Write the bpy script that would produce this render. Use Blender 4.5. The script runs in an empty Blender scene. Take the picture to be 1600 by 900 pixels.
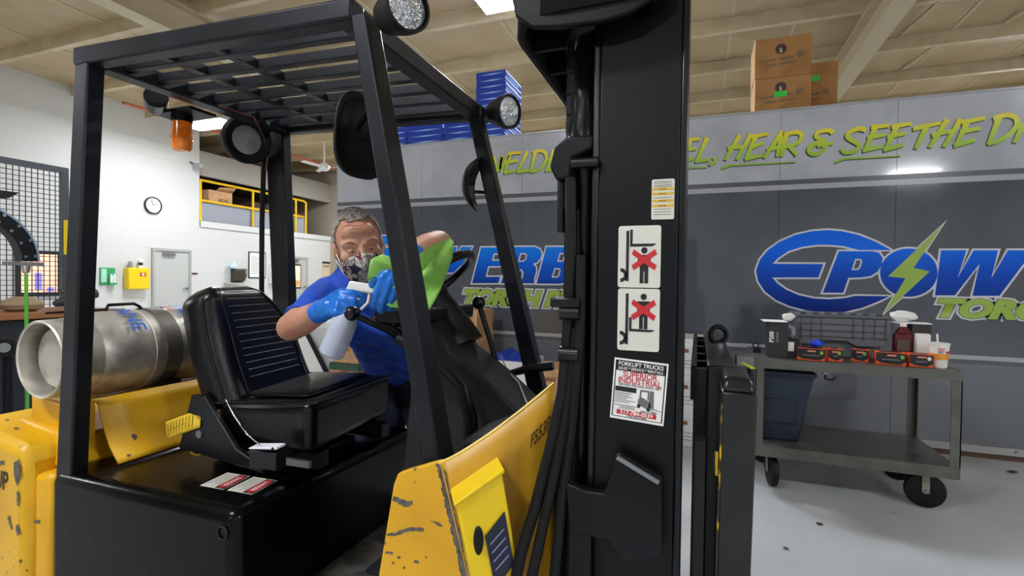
import bpy, bmesh, math, random
from mathutils import Vector, Matrix
random.seed(7)
R = math.radians
SC = bpy.context.scene
COL = SC.collection

# ------------------------------------------------------------------ camera, world, exposure
CAM_H = 1.35
yaw, pitch, roll = R(20.5), R(-1.0), R(0.77)
cam_data = bpy.data.cameras.new('camera')
cam_data.sensor_width = 36.0
cam_data.lens = 779.0 * 36.0 / 1600.0
cam_data.clip_start = 0.05
cam_data.clip_end = 200
cam = bpy.data.objects.new('camera', cam_data)
COL.objects.link(cam)
f0 = Vector((-math.sin(yaw), math.cos(yaw), 0)); r0 = Vector((math.cos(yaw), math.sin(yaw), 0))
fw = f0 * math.cos(pitch) + Vector((0, 0, math.sin(pitch)))
u0 = r0.cross(fw)
rt = r0 * math.cos(roll) + u0 * math.sin(roll)
up = u0 * math.cos(roll) - r0 * math.sin(roll)
cam.matrix_world = Matrix(((rt.x, up.x, -fw.x, 0), (rt.y, up.y, -fw.y, 0), (rt.z, up.z, -fw.z, CAM_H), (0, 0, 0, 1)))
SC.camera = cam
W = bpy.data.worlds.new('world'); SC.world = W; W.use_nodes = True
W.node_tree.nodes['Background'].inputs[0].default_value = (0.8, 0.86, 1, 1)
W.node_tree.nodes['Background'].inputs[1].default_value = 0.15
SC.view_settings.view_transform = 'Standard'
SC.view_settings.look = 'None'
SC.view_settings.gamma = 1.0
SC.view_settings.use_curve_mapping = False
SC.view_settings.exposure = 0.0
LAMP = 126.0        # brightness of every high-bay lamp of the hall

# ------------------------------------------------------------------ helpers
def lin(c):
    if isinstance(c, str):
        c = c.lstrip('#'); c = tuple(int(c[i:i + 2], 16) / 255 for i in (0, 2, 4))
    return tuple(((v / 12.92) if v <= 0.04045 else ((v + 0.055) / 1.055) ** 2.4) for v in c) + (1,)

MATS = {}
def mat(name, c, rough=0.5, metal=0.0, spec=0.5, c2=None, scale=8, lo=0.45, hi=0.6, bump=0.0, bscale=60, coat=0.0,
        alpha=1.0, trans=0.0, emit=None, es=1.0, detail=4, stretch=None, sss=0):
    if name in MATS: return MATS[name]
    m = bpy.data.materials.new(name); m.use_nodes = True
    nt = m.node_tree; b = nt.nodes['Principled BSDF']
    b.inputs['Base Color'].default_value = lin(c)
    b.inputs['Roughness'].default_value = rough
    b.inputs['Metallic'].default_value = metal
    b.inputs['Specular IOR Level'].default_value = spec
    b.inputs['Coat Weight'].default_value = coat
    b.inputs['Alpha'].default_value = alpha
    b.inputs['Transmission Weight'].default_value = trans
    if sss:
        b.inputs['Subsurface Weight'].default_value = sss; b.inputs['Subsurface Scale'].default_value = 0.01
    if emit:
        b.inputs['Emission Color'].default_value = lin(emit); b.inputs['Emission Strength'].default_value = es
    tc = nt.nodes.new('ShaderNodeTexCoord'); co = tc.outputs['Object']
    if stretch:
        mp = nt.nodes.new('ShaderNodeMapping'); mp.inputs['Scale'].default_value = stretch
        nt.links.new(co, mp.inputs['Vector']); co = mp.outputs[0]
    if c2:
        n = nt.nodes.new('ShaderNodeTexNoise'); n.inputs['Scale'].default_value = scale; n.inputs['Detail'].default_value = detail
        r = nt.nodes.new('ShaderNodeValToRGB'); r.color_ramp.elements[0].position = lo; r.color_ramp.elements[1].position = hi
        r.color_ramp.elements[0].color = lin(c); r.color_ramp.elements[1].color = lin(c2)
        nt.links.new(co, n.inputs['Vector']); nt.links.new(n.outputs['Fac'], r.inputs['Fac'])
        nt.links.new(r.outputs['Color'], b.inputs['Base Color'])
    if bump:
        n = nt.nodes.new('ShaderNodeTexNoise'); n.inputs['Scale'].default_value = bscale; n.inputs['Detail'].default_value = 3
        bp = nt.nodes.new('ShaderNodeBump'); bp.inputs['Strength'].default_value = bump; bp.inputs['Distance'].default_value = 0.01
        nt.links.new(co, n.inputs['Vector']); nt.links.new(n.outputs['Fac'], bp.inputs['Height'])
        nt.links.new(bp.outputs['Normal'], b.inputs['Normal'])
    MATS[name] = m
    return m

def grad_mat(name, z0, z1, stops, rough=0.25):
    """printed vinyl whose ink runs from one colour to the next up the lettering"""
    m = bpy.data.materials.new(name); m.use_nodes = True; nt = m.node_tree; b = nt.nodes['Principled BSDF']
    g = nt.nodes.new('ShaderNodeNewGeometry'); s = nt.nodes.new('ShaderNodeSeparateXYZ'); mr = nt.nodes.new('ShaderNodeMapRange')
    mr.inputs[1].default_value = z0; mr.inputs[2].default_value = z1
    r = nt.nodes.new('ShaderNodeValToRGB')
    r.color_ramp.elements[0].color = lin(stops[0][1]); r.color_ramp.elements[0].position = stops[0][0]
    r.color_ramp.elements[1].color = lin(stops[-1][1]); r.color_ramp.elements[1].position = stops[-1][0]
    for p, c in stops[1:-1]:
        e = r.color_ramp.elements.new(p); e.color = lin(c)
    nt.links.new(g.outputs['Position'], s.inputs[0]); nt.links.new(s.outputs['Z'], mr.inputs[0])
    nt.links.new(mr.outputs[0], r.inputs['Fac']); nt.links.new(r.outputs['Color'], b.inputs['Base Color'])
    b.inputs['Roughness'].default_value = rough; b.inputs['Specular IOR Level'].default_value = .22
    return m

def chip_mat(name, c, c_dark, chip, scale=9, thr=0.66, rough=0.42):
    """old machine paint: base colour, dirt clouds, small sharp chips down to primer"""
    m = bpy.data.materials.new(name); m.use_nodes = True; nt = m.node_tree; b = nt.nodes['Principled BSDF']
    tc = nt.nodes.new('ShaderNodeTexCoord')
    def noise(s, d=4):
        n = nt.nodes.new('ShaderNodeTexNoise'); n.inputs['Scale'].default_value = s; n.inputs['Detail'].default_value = d
        nt.links.new(tc.outputs['Object'], n.inputs['Vector']); return n.outputs['Fac']
    def ramp(src, a, z, ca, cz):
        r = nt.nodes.new('ShaderNodeValToRGB'); r.color_ramp.elements[0].position = a; r.color_ramp.elements[1].position = z
        r.color_ramp.elements[0].color = ca; r.color_ramp.elements[1].color = cz
        nt.links.new(src, r.inputs['Fac']); return r.outputs['Color']
    base = ramp(noise(4), 0.4, 0.75, lin(c), lin(c_dark))
    mask = ramp(noise(scale, 8), thr, thr + 0.012, (0, 0, 0, 1), (1, 1, 1, 1))
    mx = nt.nodes.new('ShaderNodeMix'); mx.data_type = 'RGBA'
    nt.links.new(mask, mx.inputs['Factor']); nt.links.new(base, mx.inputs['A']); mx.inputs['B'].default_value = lin(chip)
    nt.links.new(mx.outputs['Result'], b.inputs['Base Color']); b.inputs['Roughness'].default_value = rough
    return m

ORG = {}
def worldloc(o):
    return ORG.get(o.name, Vector((0, 0, 0))) if o else Vector((0, 0, 0))

class MB:
    def __init__(s): s.v = []; s.f = []
    def add(s, v, f):
        o = len(s.v); s.v += [Vector(p) for p in v]; s.f += [[i + o for i in q] for q in f]; return s
    def box(s, x0, x1, y0, y1, z0, z1):
        return s.hexa([(x0, y0, z0), (x1, y0, z0), (x1, y1, z0), (x0, y1, z0)], [(x0, y0, z1), (x1, y0, z1), (x1, y1, z1), (x0, y1, z1)])
    def hexa(s, a, b):
        return s.add(list(a) + list(b), [[3, 2, 1, 0], [4, 5, 6, 7], [0, 1, 5, 4], [1, 2, 6, 5], [2, 3, 7, 6], [3, 0, 4, 7]])
    def obox(s, c, ax, ay, az, hx, hy, hz):
        c = Vector(c); ax = Vector(ax).normalized() * hx; ay = Vector(ay).normalized() * hy; az = Vector(az).normalized() * hz
        a = [c - ax - ay - az, c + ax - ay - az, c + ax + ay - az, c - ax + ay - az]
        return s.hexa(a, [p + az * 2 for p in a])
    def bar(s, p, q, w, h, upv=(0, 0, 1)):
        p, q = Vector(p), Vector(q); d = (q - p).normalized(); u = Vector(upv)
        sd = d.cross(u).normalized(); u = sd.cross(d).normalized()
        return s.obox((p + q) / 2, d, sd, u, (q - p).length / 2, w / 2, h / 2)
    def prism(s, poly, axis, a, b):
        """poly in the two remaining axes (order X,Y,Z), extruded on axis from a to b"""
        def P(u, v, w): return {'X': (w, u, v), 'Y': (u, w, v), 'Z': (u, v, w)}[axis]
        n = len(poly)
        v = [P(u, w, a) for u, w in poly] + [P(u, w, b) for u, w in poly]
        f = [list(range(n))[::-1], list(range(n, 2 * n))] + [[i, (i + 1) % n, n + (i + 1) % n, n + i] for i in range(n)]
        return s.add(v, f)
    def tube(s, pts, r, n=10, cap=True):
        pts = [Vector(p) for p in pts]; rs = r if isinstance(r, (list, tuple)) else [r] * len(pts)
        v = []; prev = None
        for i, p in enumerate(pts):
            t = (pts[min(i + 1, len(pts) - 1)] - pts[max(i - 1, 0)]).normalized()
            if prev is None: a = t.orthogonal().normalized()
            else:
                a = prev - t * prev.dot(t); a = a.normalized() if a.length > 1e-6 else t.orthogonal().normalized()
            prev = a; b = t.cross(a)
            for k in range(n):
                g = 2 * math.pi * k / n; v.append(p + (a * math.cos(g) + b * math.sin(g)) * rs[i])
        f = []
        for i in range(len(pts) - 1):
            for k in range(n):
                f.append([i * n + k, i * n + (k + 1) % n, (i + 1) * n + (k + 1) % n, (i + 1) * n + k])
        if cap: f += [list(range(n))[::-1], list(range((len(pts) - 1) * n, len(pts) * n))]
        return s.add(v, f)
    def lathe(s, prof, o, axis=(0, 0, 1), n=24, closed=False):
        """prof: (radius, height) along axis from o"""
        o = Vector(o); t = Vector(axis).normalized(); a = t.orthogonal().normalized(); b = t.cross(a)
        v = []; m = len(prof)
        for r, h in prof:
            for k in range(n):
                g = 2 * math.pi * k / n; v.append(o + t * h + (a * math.cos(g) + b * math.sin(g)) * max(r, 1e-5))
        f = []
        for i in range(m if closed else m - 1):
            j = (i + 1) % m
            for k in range(n): f.append([i * n + k, i * n + (k + 1) % n, j * n + (k + 1) % n, j * n + k])
        if not closed:
            f += [list(range(n))[::-1], list(range((m - 1) * n, m * n))]
        return s.add(v, f)
    def cyl(s, p, q, r, n=20, r2=None):
        p, q = Vector(p), Vector(q)
        return s.lathe([(r, 0), (r if r2 is None else r2, (q - p).length)], p, q - p, n)
    def ell(s, c, rx, ry, rz, n=20, m=12, M=None):
        v = []; f = []
        for i in range(m + 1):
            t = math.pi * i / m
            for k in range(n):
                g = 2 * math.pi * k / n
                p = Vector((rx * math.sin(t) * math.cos(g), ry * math.sin(t) * math.sin(g), rz * math.cos(t)))
                if M: p = M @ p
                v.append(Vector(c) + p)
        for i in range(m):
            for k in range(n): f.append([i * n + k, (i + 1) * n + k, (i + 1) * n + (k + 1) % n, i * n + (k + 1) % n])
        return s.add(v, f)
    def limb(s, pts, rs, n=16):
        """tapered chain with round ends"""
        pts = [Vector(p) for p in pts]
        d0 = (pts[0] - pts[1]).normalized(); d1 = (pts[-1] - pts[-2]).normalized()
        P = []; Q = []
        for a in (0.999, 0.8, 0.45): P.append(pts[0] + d0 * rs[0] * a); Q.append(rs[0] * math.sqrt(max(0, 1 - a * a)))
        P += pts; Q += list(rs)
        for a in (0.45, 0.8, 0.999): P.append(pts[-1] + d1 * rs[-1] * a); Q.append(rs[-1] * math.sqrt(max(0, 1 - a * a)))
        return s.tube(P, Q, n)
    def torus(s, c, axis, Rr, r, n=36, m=10, a0=0, a1=360):
        t = Vector(axis).normalized(); a = t.orthogonal().normalized(); b = t.cross(a); c = Vector(c)
        full = abs(a1 - a0) >= 360; k = n if full else n + 1
        v = []
        for i in range(k):
            g = R(a0 + (a1 - a0) * i / n); d = a * math.cos(g) + b * math.sin(g)
            for j in range(m):
                h = 2 * math.pi * j / m; v.append(c + d * (Rr + r * math.cos(h)) + t * r * math.sin(h))
        f = []
        for i in range(n):
            for j in range(m):
                i2 = (i + 1) % k; f.append([i * m + j, i2 * m + j, i2 * m + (j + 1) % m, i * m + (j + 1) % m])
        return s.add(v, f)
    def grid(s, fn, nu, nv):
        v = [fn(i / nu, j / nv) for j in range(nv + 1) for i in range(nu + 1)]
        f = [[j * (nu + 1) + i, j * (nu + 1) + i + 1, (j + 1) * (nu + 1) + i + 1, (j + 1) * (nu + 1) + i] for j in range(nv) for i in range(nu)]
        return s.add(v, f)
    def build(s, name, m, parent=None, bevel=0, smooth=35, solid=0, org=None, fix=True):
        o0 = Vector(org) if org is not None else worldloc(parent)
        me = bpy.data.meshes.new(name); me.from_pydata([tuple(p - o0) for p in s.v], [], s.f)
        if fix:
            bm = bmesh.new(); bm.from_mesh(me); bmesh.ops.recalc_face_normals(bm, faces=bm.faces); bm.to_mesh(me); bm.free()
        return link_mesh(name, me, m, parent, o0, bevel, smooth, solid)

def link_mesh(name, me, m, parent, o0, bevel=0, smooth=35, solid=0):
    if smooth:
        me.polygons.foreach_set('use_smooth', [True] * len(me.polygons)); me.set_sharp_from_angle(angle=R(smooth))
    o = bpy.data.objects.new(name, me); COL.objects.link(o)
    if m: me.materials.append(m)
    o.location = o0 - worldloc(parent)
    if parent: o.parent = parent
    ORG[o.name] = o0
    if solid:
        md = o.modifiers.new('thickness', 'SOLIDIFY'); md.thickness = solid; md.offset = 0
    if bevel:
        md = o.modifiers.new('bevel', 'BEVEL'); md.width = bevel; md.segments = 2; md.limit_method = 'ANGLE'; md.angle_limit = R(40)
    return o

def tag(o, label, cat, group=None):
    o['label'] = label; o['category'] = cat
    if group: o['group'] = group
    return o
def struct(o): o['kind'] = 'structure'; return o
def thing(name, label, cat, loc, group=None):
    o = bpy.data.objects.new(name, None); COL.objects.link(o); o.location = loc; o.empty_display_size = 0.1
    ORG[o.name] = Vector(loc); return tag(o, label, cat, group)
def bx(name, m, parent, x0, x1, y0, y1, z0, z1, bevel=0.0, **k):
    return MB().box(x0, x1, y0, y1, z0, z1).build(name, m, parent, bevel=bevel, **k)

def text(name, body, m, parent, org, xd, yd, size, shear=0, off=0, sx=1.0, align='CENTER', depth=0.0):
    c = bpy.data.curves.new('lettering', 'FONT'); c.body = body; c.size = size; c.shear = shear; c.offset = off
    c.align_x = align; c.align_y = 'CENTER'; c.extrude = depth; c.resolution_u = 3
    ob = bpy.data.objects.new('lettering', c); me = bpy.data.meshes.new_from_object(ob)
    bpy.data.objects.remove(ob)
    xd = Vector(xd).normalized() * sx; yd = Vector(yd).normalized(); zd = Vector(xd).normalized().cross(yd); o0 = worldloc(parent); org = Vector(org)
    for v in me.vertices: v.co = org + xd * v.co.x + yd * v.co.y + zd * v.co.z - o0
    return link_mesh(name, me, m, parent, o0, smooth=0)

def poly_mesh(name, loops, m, parent, fn, off=0.0):
    """filled outline with holes; loops of 2D points, fn maps (u,v) to the world"""
    c = bpy.data.curves.new('outline', 'CURVE'); c.dimensions = '2D'; c.fill_mode = 'BOTH'; c.offset = off
    for L in loops:
        sp = c.splines.new('POLY'); sp.points.add(len(L) - 1); sp.use_cyclic_u = True
        for i, (a, b) in enumerate(L): sp.points[i].co = (a, b, 0, 1)
    ob = bpy.data.objects.new('outline', c); me = bpy.data.meshes.new_from_object(ob); bpy.data.objects.remove(ob)
    o0 = worldloc(parent)
    for v in me.vertices: v.co = Vector(fn(v.co.x, v.co.y)) - o0
    return link_mesh(name, me, m, parent, o0, smooth=0)

def grow(poly, d):
    """outline moved outward by d (mitred)"""
    A = sum(poly[i][0] * poly[(i + 1) % len(poly)][1] - poly[(i + 1) % len(poly)][0] * poly[i][1] for i in range(len(poly)))
    s = 1 if A > 0 else -1; o = []; n = len(poly)
    for i in range(n):
        p, q, r = Vector(poly[i - 1]), Vector(poly[i]), Vector(poly[(i + 1) % n])
        a = (q - p).normalized(); b = (r - q).normalized()
        na = Vector((a.y, -a.x)) * s; nb = Vector((b.y, -b.x)) * s
        k = na + nb
        if k.length < 1e-4: k = na
        k = k.normalized(); c = max(0.4, k.dot(na)); o.append(tuple(q + k * (d / c)))
    return o

def ribbon(mb, pts, w, fn, taper=0.75):
    pts = [Vector(p) for p in pts]
    if len(pts) > 3:                                   # round the corners of curved strokes
        q = []
        for i in range(len(pts) - 1):
            p0, p1, p2, p3 = pts[max(i - 1, 0)], pts[i], pts[i + 1], pts[min(i + 2, len(pts) - 1)]
            for t in (0, .25, .5, .75):
                q.append(.5 * ((2 * p1) + (p2 - p0) * t + (2 * p0 - 5 * p1 + 4 * p2 - p3) * t * t + (3 * p1 - p0 - 3 * p2 + p3) * t ** 3))
        pts = q + [pts[-1]]
    L = []; Q = []; n = len(pts)
    for i, p in enumerate(pts):
        t = (pts[min(i + 1, n - 1)] - pts[max(i - 1, 0)]).normalized(); nn = Vector((-t.y, t.x))
        e = t * (w * .3) * (-1 if i == 0 else (1 if i == n - 1 else 0)); k = w / 2 * (taper + (1 - taper) * (1 - i / (n - 1)))
        L.append(p + nn * k + e * .6); Q.append(p - nn * k + e)
    for i in range(n - 1):
        mb.add([fn(*L[i]), fn(*Q[i]), fn(*Q[i + 1]), fn(*L[i + 1])], [[0, 1, 2, 3]])

def copy_tree(o, d, parent=None, label=None):
    c = o.copy(); COL.objects.link(c)
    if parent: c.parent = parent; c.location = o.location
    else:
        c.location = o.location + Vector(d)
        if label: c['label'] = label
    ORG[c.name] = ORG.get(o.name, Vector()) + Vector(d)
    for ch in list(o.children): copy_tree(ch, d, c)
    return c

def displace(me, fn, o0):
    co = [v.co.copy() for v in me.vertices]; no = [v.normal.copy() for v in me.vertices]; out = []
    for p, n in zip(co, no): out += list(p + n * fn(p) - o0)
    me.vertices.foreach_set('co', out); me.update()
def remesh(mb, voxel, smooth_it=3):
    me = bpy.data.meshes.new('raw'); me.from_pydata([tuple(p) for p in mb.v], [], mb.f)
    bm = bmesh.new(); bm.from_mesh(me); bmesh.ops.recalc_face_normals(bm, faces=bm.faces); bm.to_mesh(me); bm.free()
    tmp = bpy.data.scenes.new('tmp'); ob = bpy.data.objects.new('raw', me); tmp.collection.objects.link(ob)
    r = ob.modifiers.new('r', 'REMESH'); r.mode = 'VOXEL'; r.voxel_size = voxel; r.adaptivity = 0
    if smooth_it:
        k = ob.modifiers.new('s', 'SMOOTH'); k.iterations = smooth_it; k.factor = 0.5
    with bpy.context.temp_override(scene=tmp, view_layer=tmp.view_layers[0]): dg = bpy.context.evaluated_depsgraph_get()
    out = bpy.data.meshes.new_from_object(ob.evaluated_get(dg)); bpy.data.objects.remove(ob); bpy.data.scenes.remove(tmp); return out

# ------------------------------------------------------------------ materials
BLACK = mat('black machine paint', '#0b0c0e', 0.4, spec=0.22, c2='#131417', scale=5, lo=.4, hi=.7, bump=.05, bscale=90)
BLACKG = mat('gloss black steel', '#0a0a0c', 0.28, spec=0.35, c2='#101114', scale=12)
GUARD = mat('guard black with floor bounce', '#15171b', 0.38, spec=0.3, c2='#1c1e23', scale=5)  # machine black made lighter to carry light bounced up from the floor
HOODM = mat('worn black hood paint', '#050506', 0.22, spec=0.16, c2='#0b0b0c', scale=3, lo=.45, hi=.8, bump=.12, bscale=14)
RUBBER = mat('black rubber', '#08080a', 0.5, spec=0.3)
VINYL = mat('black seat vinyl', '#060609', 0.3, spec=0.35, bump=.1, bscale=160)
DARKG = mat('dark grey cowl plastic', '#1b1c1e', 0.55, spec=.35, c2='#222325', scale=6)
YEL = chip_mat('chipped yellow machine paint', '#e2ab10', '#cb950c', '#4c443c', 11, 0.69)
YELC = chip_mat('heavily chipped yellow paint', '#e4b012', '#cf9b0e', '#5e4636', 26, 0.65)
YELP = mat('bright yellow plastic', '#f0cc10', 0.35)
BARE = mat('bare worn steel', '#6b6560', 0.5, metal=.35, c2='#4d4743', scale=60)
CHROME = mat('polished steel', '#c9ccce', 0.18, metal=1)
STEEL = mat('dull steel', '#8b8d8f', 0.4, metal=.8)
ALU = mat('worn aluminium', '#d2cdc2', 0.42, metal=.65, c2='#a29c90', scale=14, lo=.4, hi=.72, bump=.1, bscale=50)
WHITE = mat('white vinyl', '#e2e0da', 0.4)
PAPER = mat('white paper', '#eeece6', 0.7)
CREAM = mat('aged white sticker', '#d8d5c8', 0.45)
INK = mat('black ink', '#141416', 0.5)
REDI = mat('red ink', '#c3242a', 0.45)
CARD = mat('brown cardboard', '#ad7d49', 0.8, c2='#9d6f3e', scale=5)
CARDL = mat('light cardboard', '#cda074', 0.8, c2='#bd9064', scale=6)
TAPE = mat('packing tape', '#d9b77c', 0.4)
WALLM = bpy.data.materials.new('white painted block wall'); WALLM.use_nodes = True
def _wall():
    nt = WALLM.node_tree; b = nt.nodes['Principled BSDF']; b.inputs['Base Color'].default_value = lin('#cfcfca'); b.inputs['Roughness'].default_value = .55
    tc = nt.nodes.new('ShaderNodeTexCoord'); mp = nt.nodes.new('ShaderNodeMapping'); mp.inputs['Rotation'].default_value = (R(90), 0, R(90))
    br = nt.nodes.new('ShaderNodeTexBrick'); br.inputs['Scale'].default_value = 1; br.inputs['Brick Width'].default_value = .4; br.inputs['Row Height'].default_value = .2
    br.inputs['Mortar Size'].default_value = .006
    sp = nt.nodes.new('ShaderNodeSeparateXYZ'); cb = nt.nodes.new('ShaderNodeCombineXYZ')
    nt.links.new(tc.outputs['Object'], sp.inputs[0]); nt.links.new(sp.outputs['Y'], cb.inputs['X']); nt.links.new(sp.outputs['Z'], cb.inputs['Y'])
    nt.links.new(cb.outputs[0], br.inputs['Vector'])
    bp = nt.nodes.new('ShaderNodeBump'); bp.inputs['Strength'].default_value = .5; bp.inputs['Distance'].default_value = .006; bp.invert = True
    nt.links.new(br.outputs['Fac'], bp.inputs['Height']); nt.links.new(bp.outputs['Normal'], b.inputs['Normal'])
_wall()
FLOORM = mat('painted concrete floor', '#c6c9cb', 0.3, c2='#b3b6b8', scale=1.3, lo=.42, hi=.68, bump=.04, bscale=8, detail=8)
CEIL = mat('tan faced roof insulation', '#bda782', 0.5, c2='#b09a74', scale=1.2, bump=.1, bscale=2)
PURL = mat('cream painted purlin', '#cbbb98', 0.5, c2='#bfae8a', scale=3)
RAFT = mat('cream rafter steel', '#c6b897', 0.45)
GREYT = mat('grey door paint', '#b9bab4', 0.45)
GLOW = mat('lamp diffuser', '#ffffff', 0.5, emit='#f2f7ff', es=LAMP)
YRAIL = mat('yellow safety rail', '#e6bb12', 0.4)
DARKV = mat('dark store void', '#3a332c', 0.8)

# ------------------------------------------------------------------ the hall
X0, X1, Y0, Y1, ZC = -12.5, 9.5, -12.0, 14.6, 5.3
fl = struct(bx('floor', FLOORM, None, -17.2, X1 + .2, Y0 - .2, Y1 + .2, -.2, 0))
ce = struct(bx('ceiling', CEIL, None, -17.2, X1 + .2, Y0 - .2, Y1 + .2, ZC, ZC + .2))
def purlin(y):
    m = MB().prism([(y - .035, ZC), (y + .035, ZC), (y + .035, ZC - .012), (y - .005, ZC - .012), (y - .005, ZC - .188), (y + .075, ZC - .188), (y + .075, ZC - .2), (y - .017, ZC - .2), (y - .017, ZC - .012), (y - .035, ZC - .012)], 'X', -17, X1)
    return m.build('purlin', PURL, ce, smooth=0)
for k in range(-11, 7): purlin(5.17 + 1.5 * k)
for k, x in enumerate((-15.9, -6.9, 2.2)):
    m = MB().box(x - .13, x + .13, Y0, Y1, ZC - .62, ZC - .60).box(x - .008, x + .008, Y0, Y1, ZC - .60, ZC - .2).box(x - .13, x + .13, Y0, Y1, ZC - .22, ZC - .2)
    m.build('rafter', RAFT, ce, smooth=0)
for x in (-10.6, -8.8, -4.6, -2.9, -1.0, .4, 1.3, 3.6, 4.9):     # strap lines under the insulation
    bx('seam_strap', PURL, ce, x - .02, x + .02, Y0, Y1, ZC - .012, ZC - .001, smooth=0)
for i, (x, y) in enumerate(((2.9, 8.17), (4.2, 8.17), (3.4, 9.67), (5.1, 9.67), (-.8, 9.67), (-.3, 8.17), (-1.5, 8.17), (1.0, 9.67))):
    MB().bar((x, y + .03, ZC - .2), (x + .02, y + 1.45, ZC - .01), .035, .035).build('flange_brace', PURL, ce, smooth=0)

struct(bx('wall_left', WALLM, None, X0 - .2, X0, Y0, 9.55, 0, ZC))
struct(MB().box(X0 - .2, X0, 9.55, Y1, 0, 2.76).build('wall_mezzanine', WALLM, None))
HEADM = mat('grey header panel', '#9a948a', 0.6)
struct(bx('wall_header', HEADM, None, X0 - .15, X0, 9.55, Y1, 4.02, 4.67))
struct(bx('wall_back', mat('brownish back wall', '#a49a86', .7), None, -17.2, X1, Y1, Y1 + .2, 0, ZC))  # back wall in one even brownish tone
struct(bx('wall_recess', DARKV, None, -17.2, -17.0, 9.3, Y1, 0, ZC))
struct(bx('wall_recess_side', WALLM, None, -17.0, X0 - .2, 9.35, 9.55, 0, ZC))
struct(bx('wall_right', WALLM, None, X1, X1 + .2, Y0, Y1, 0, ZC))
struct(bx('wall_front', WALLM, None, X0 - .2, X1, Y0 - .2, Y0, 0, ZC))
mz = struct(bx('floor_mezzanine', mat('mezzanine deck', '#8c8578', .7), None, -17.0, X0 + .02, 9.56, Y1 - .01, 2.66, 2.76))
struct(bx('trim_1', WALLM, None, X0, X0 + .04, 9.57, Y1 - .02, 2.64, 2.80))
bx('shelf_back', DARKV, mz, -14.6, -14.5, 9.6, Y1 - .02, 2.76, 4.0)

# doors in the left wall
def wall_door(n, ya, yb, zt, glass):
    d = struct(bx('door_%d' % n, GREYT, None, X0 + .001, X0 + .03, ya + .06, yb - .06, .01, zt - .06))
    for (a, b, c, e) in ((ya, ya + .06, 0, zt), (yb - .06, yb, 0, zt), (ya + .06, yb - .06, zt - .06, zt)):
        bx('door_frame', mat('door frame grey', '#a7a8a2', .5), d, X0, X0 + .06, a, b, c, e)
    bx('door_closer', STEEL, d, X0 + .03, X0 + .1, ya + .25, ya + .55, zt - .17, zt - .09, bevel=.01)
    MB().cyl((X0 + .03, yb - .13, 1.0), (X0 + .09, yb - .13, 1.0), .025).bar((X0 + .09, yb - .14, 1.0), (X0 + .09, yb - .26, 1.0), .02, .02).build('door_handle', STEEL, d)
    if glass:
        w = bx('vision_frame', INK, d, X0 + .03, X0 + .045, ya + .14, yb - .3, .95, 1.75)
        bx('pane', mat('lit office glass', '#e8d2a8', .2, emit='#f2dcae', es=.75), w, X0 + .04, X0 + .05, ya + .18, yb - .34, 1.0, 1.7)
        bx('office_shelf', mat('office cabinet', '#c99a63', .6, emit='#c99a63', es=.4), w, X0 + .045, X0 + .052, ya + .36, yb - .36, 1.02, 1.22)
    return d
wall_door(1, 8.3, 9.3, 2.0, False)
wall_door(2, 12.45, 13.45, 2.0, True)
w1 = struct(bx('window_1', INK, None, X0 + .001, X0 + .05, 5.72, 6.45, .88, 1.80))
bx('pane', mat('lit brick room glass', '#f0c0a4', .3, emit='#f7c9ad', es=.8, c2='#f2a98c', scale=3), w1, X0 + .045, X0 + .055, 5.79, 6.38, .96, 1.73)
for y in (6.0, 6.2): bx('mullion', mat('violet glazing sign', '#6a5ac0', .4, emit='#a9a0ee', es=.6), w1, X0 + .054, X0 + .06, y, y + .12, 1.0 if y < 6.1 else .97, 1.35 if y < 6.1 else 1.06)

# ------------------------------------------------------------------ high-bay lamps
def lamp(x, y, z, label):
    t = thing('high_bay_lamp', label, 'ceiling lamp', (x, y, z), 'high-bay lamps under the roof')
    MB().prism([(y - .26, z), (y + .26, z), (y + .17, z + .1), (y - .17, z + .1)], 'X', x - .61, x + .61).build('housing', mat('white lamp housing', '#d8d8d4', .4), t, bevel=.005)
    bx('diffuser', GLOW, t, x - .58, x + .58, y - .22, y + .22, z - .03, z - .002)
    for s in (-.5, .5):
        MB().tube([(x + s, y, z + .1), (x + s, y, ZC - .001)], .006, 6).build('hanger_rod', STEEL, t)
    return t
lamp(-10.1, 7.96, 4.66, 'glowing lamp near the white wall with the clock')
lamp(-2.05, 5.75, 4.8, 'glowing lamp at the top edge right of the forklift headlight')
for i, (x, y) in enumerate(((6.0, 6.2), (-10, -.9), (-2.2, -1.4), (6, -1.2), (-2.2, -8.4), (6.0, -8.4), (-9.7, 12.6), (-2.2, 12.8), (6, 12.8))):
    lamp(x, y, 4.75, 'white high-bay lamp of the hall outside the picture')

# ------------------------------------------------------------------ ceiling fan and pipe
fx, fy, fz = -9.87, 11.26, 4.42
t = thing('ceiling_fan', 'white three-blade ceiling fan hanging on a rod', 'fan', (fx, fy, fz))
MB().tube([(fx, fy, fz + .1), (fx, fy, ZC - .001)], .02, 8).build('down_rod', WHITE, t)
MB().lathe([(.02, .14), (.09, .09), (.15, .03), (.15, -.03), (.1, -.1), (.02, -.12)], (fx, fy, fz)).build('motor', WHITE, t)
for k in range(3):
    a = R(25 + 120 * k); d = Vector((math.cos(a), math.sin(a), 0)); sd = Vector((-d.y, d.x, .25))
    MB().obox(Vector((fx, fy, fz)) + d * .42, d, sd, d.cross(sd), .33, .06, .006).build('blade', WHITE, t)
tag(MB().tube([(-11.4, 7.0, 4.95), (-11.4, 14.5, 4.95)], .035, 8).build('sprinkler_pipe', mat('red pipe paint', '#b4553a', .5)), 'thin orange-red pipe running under the far roof', 'pipe')

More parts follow.
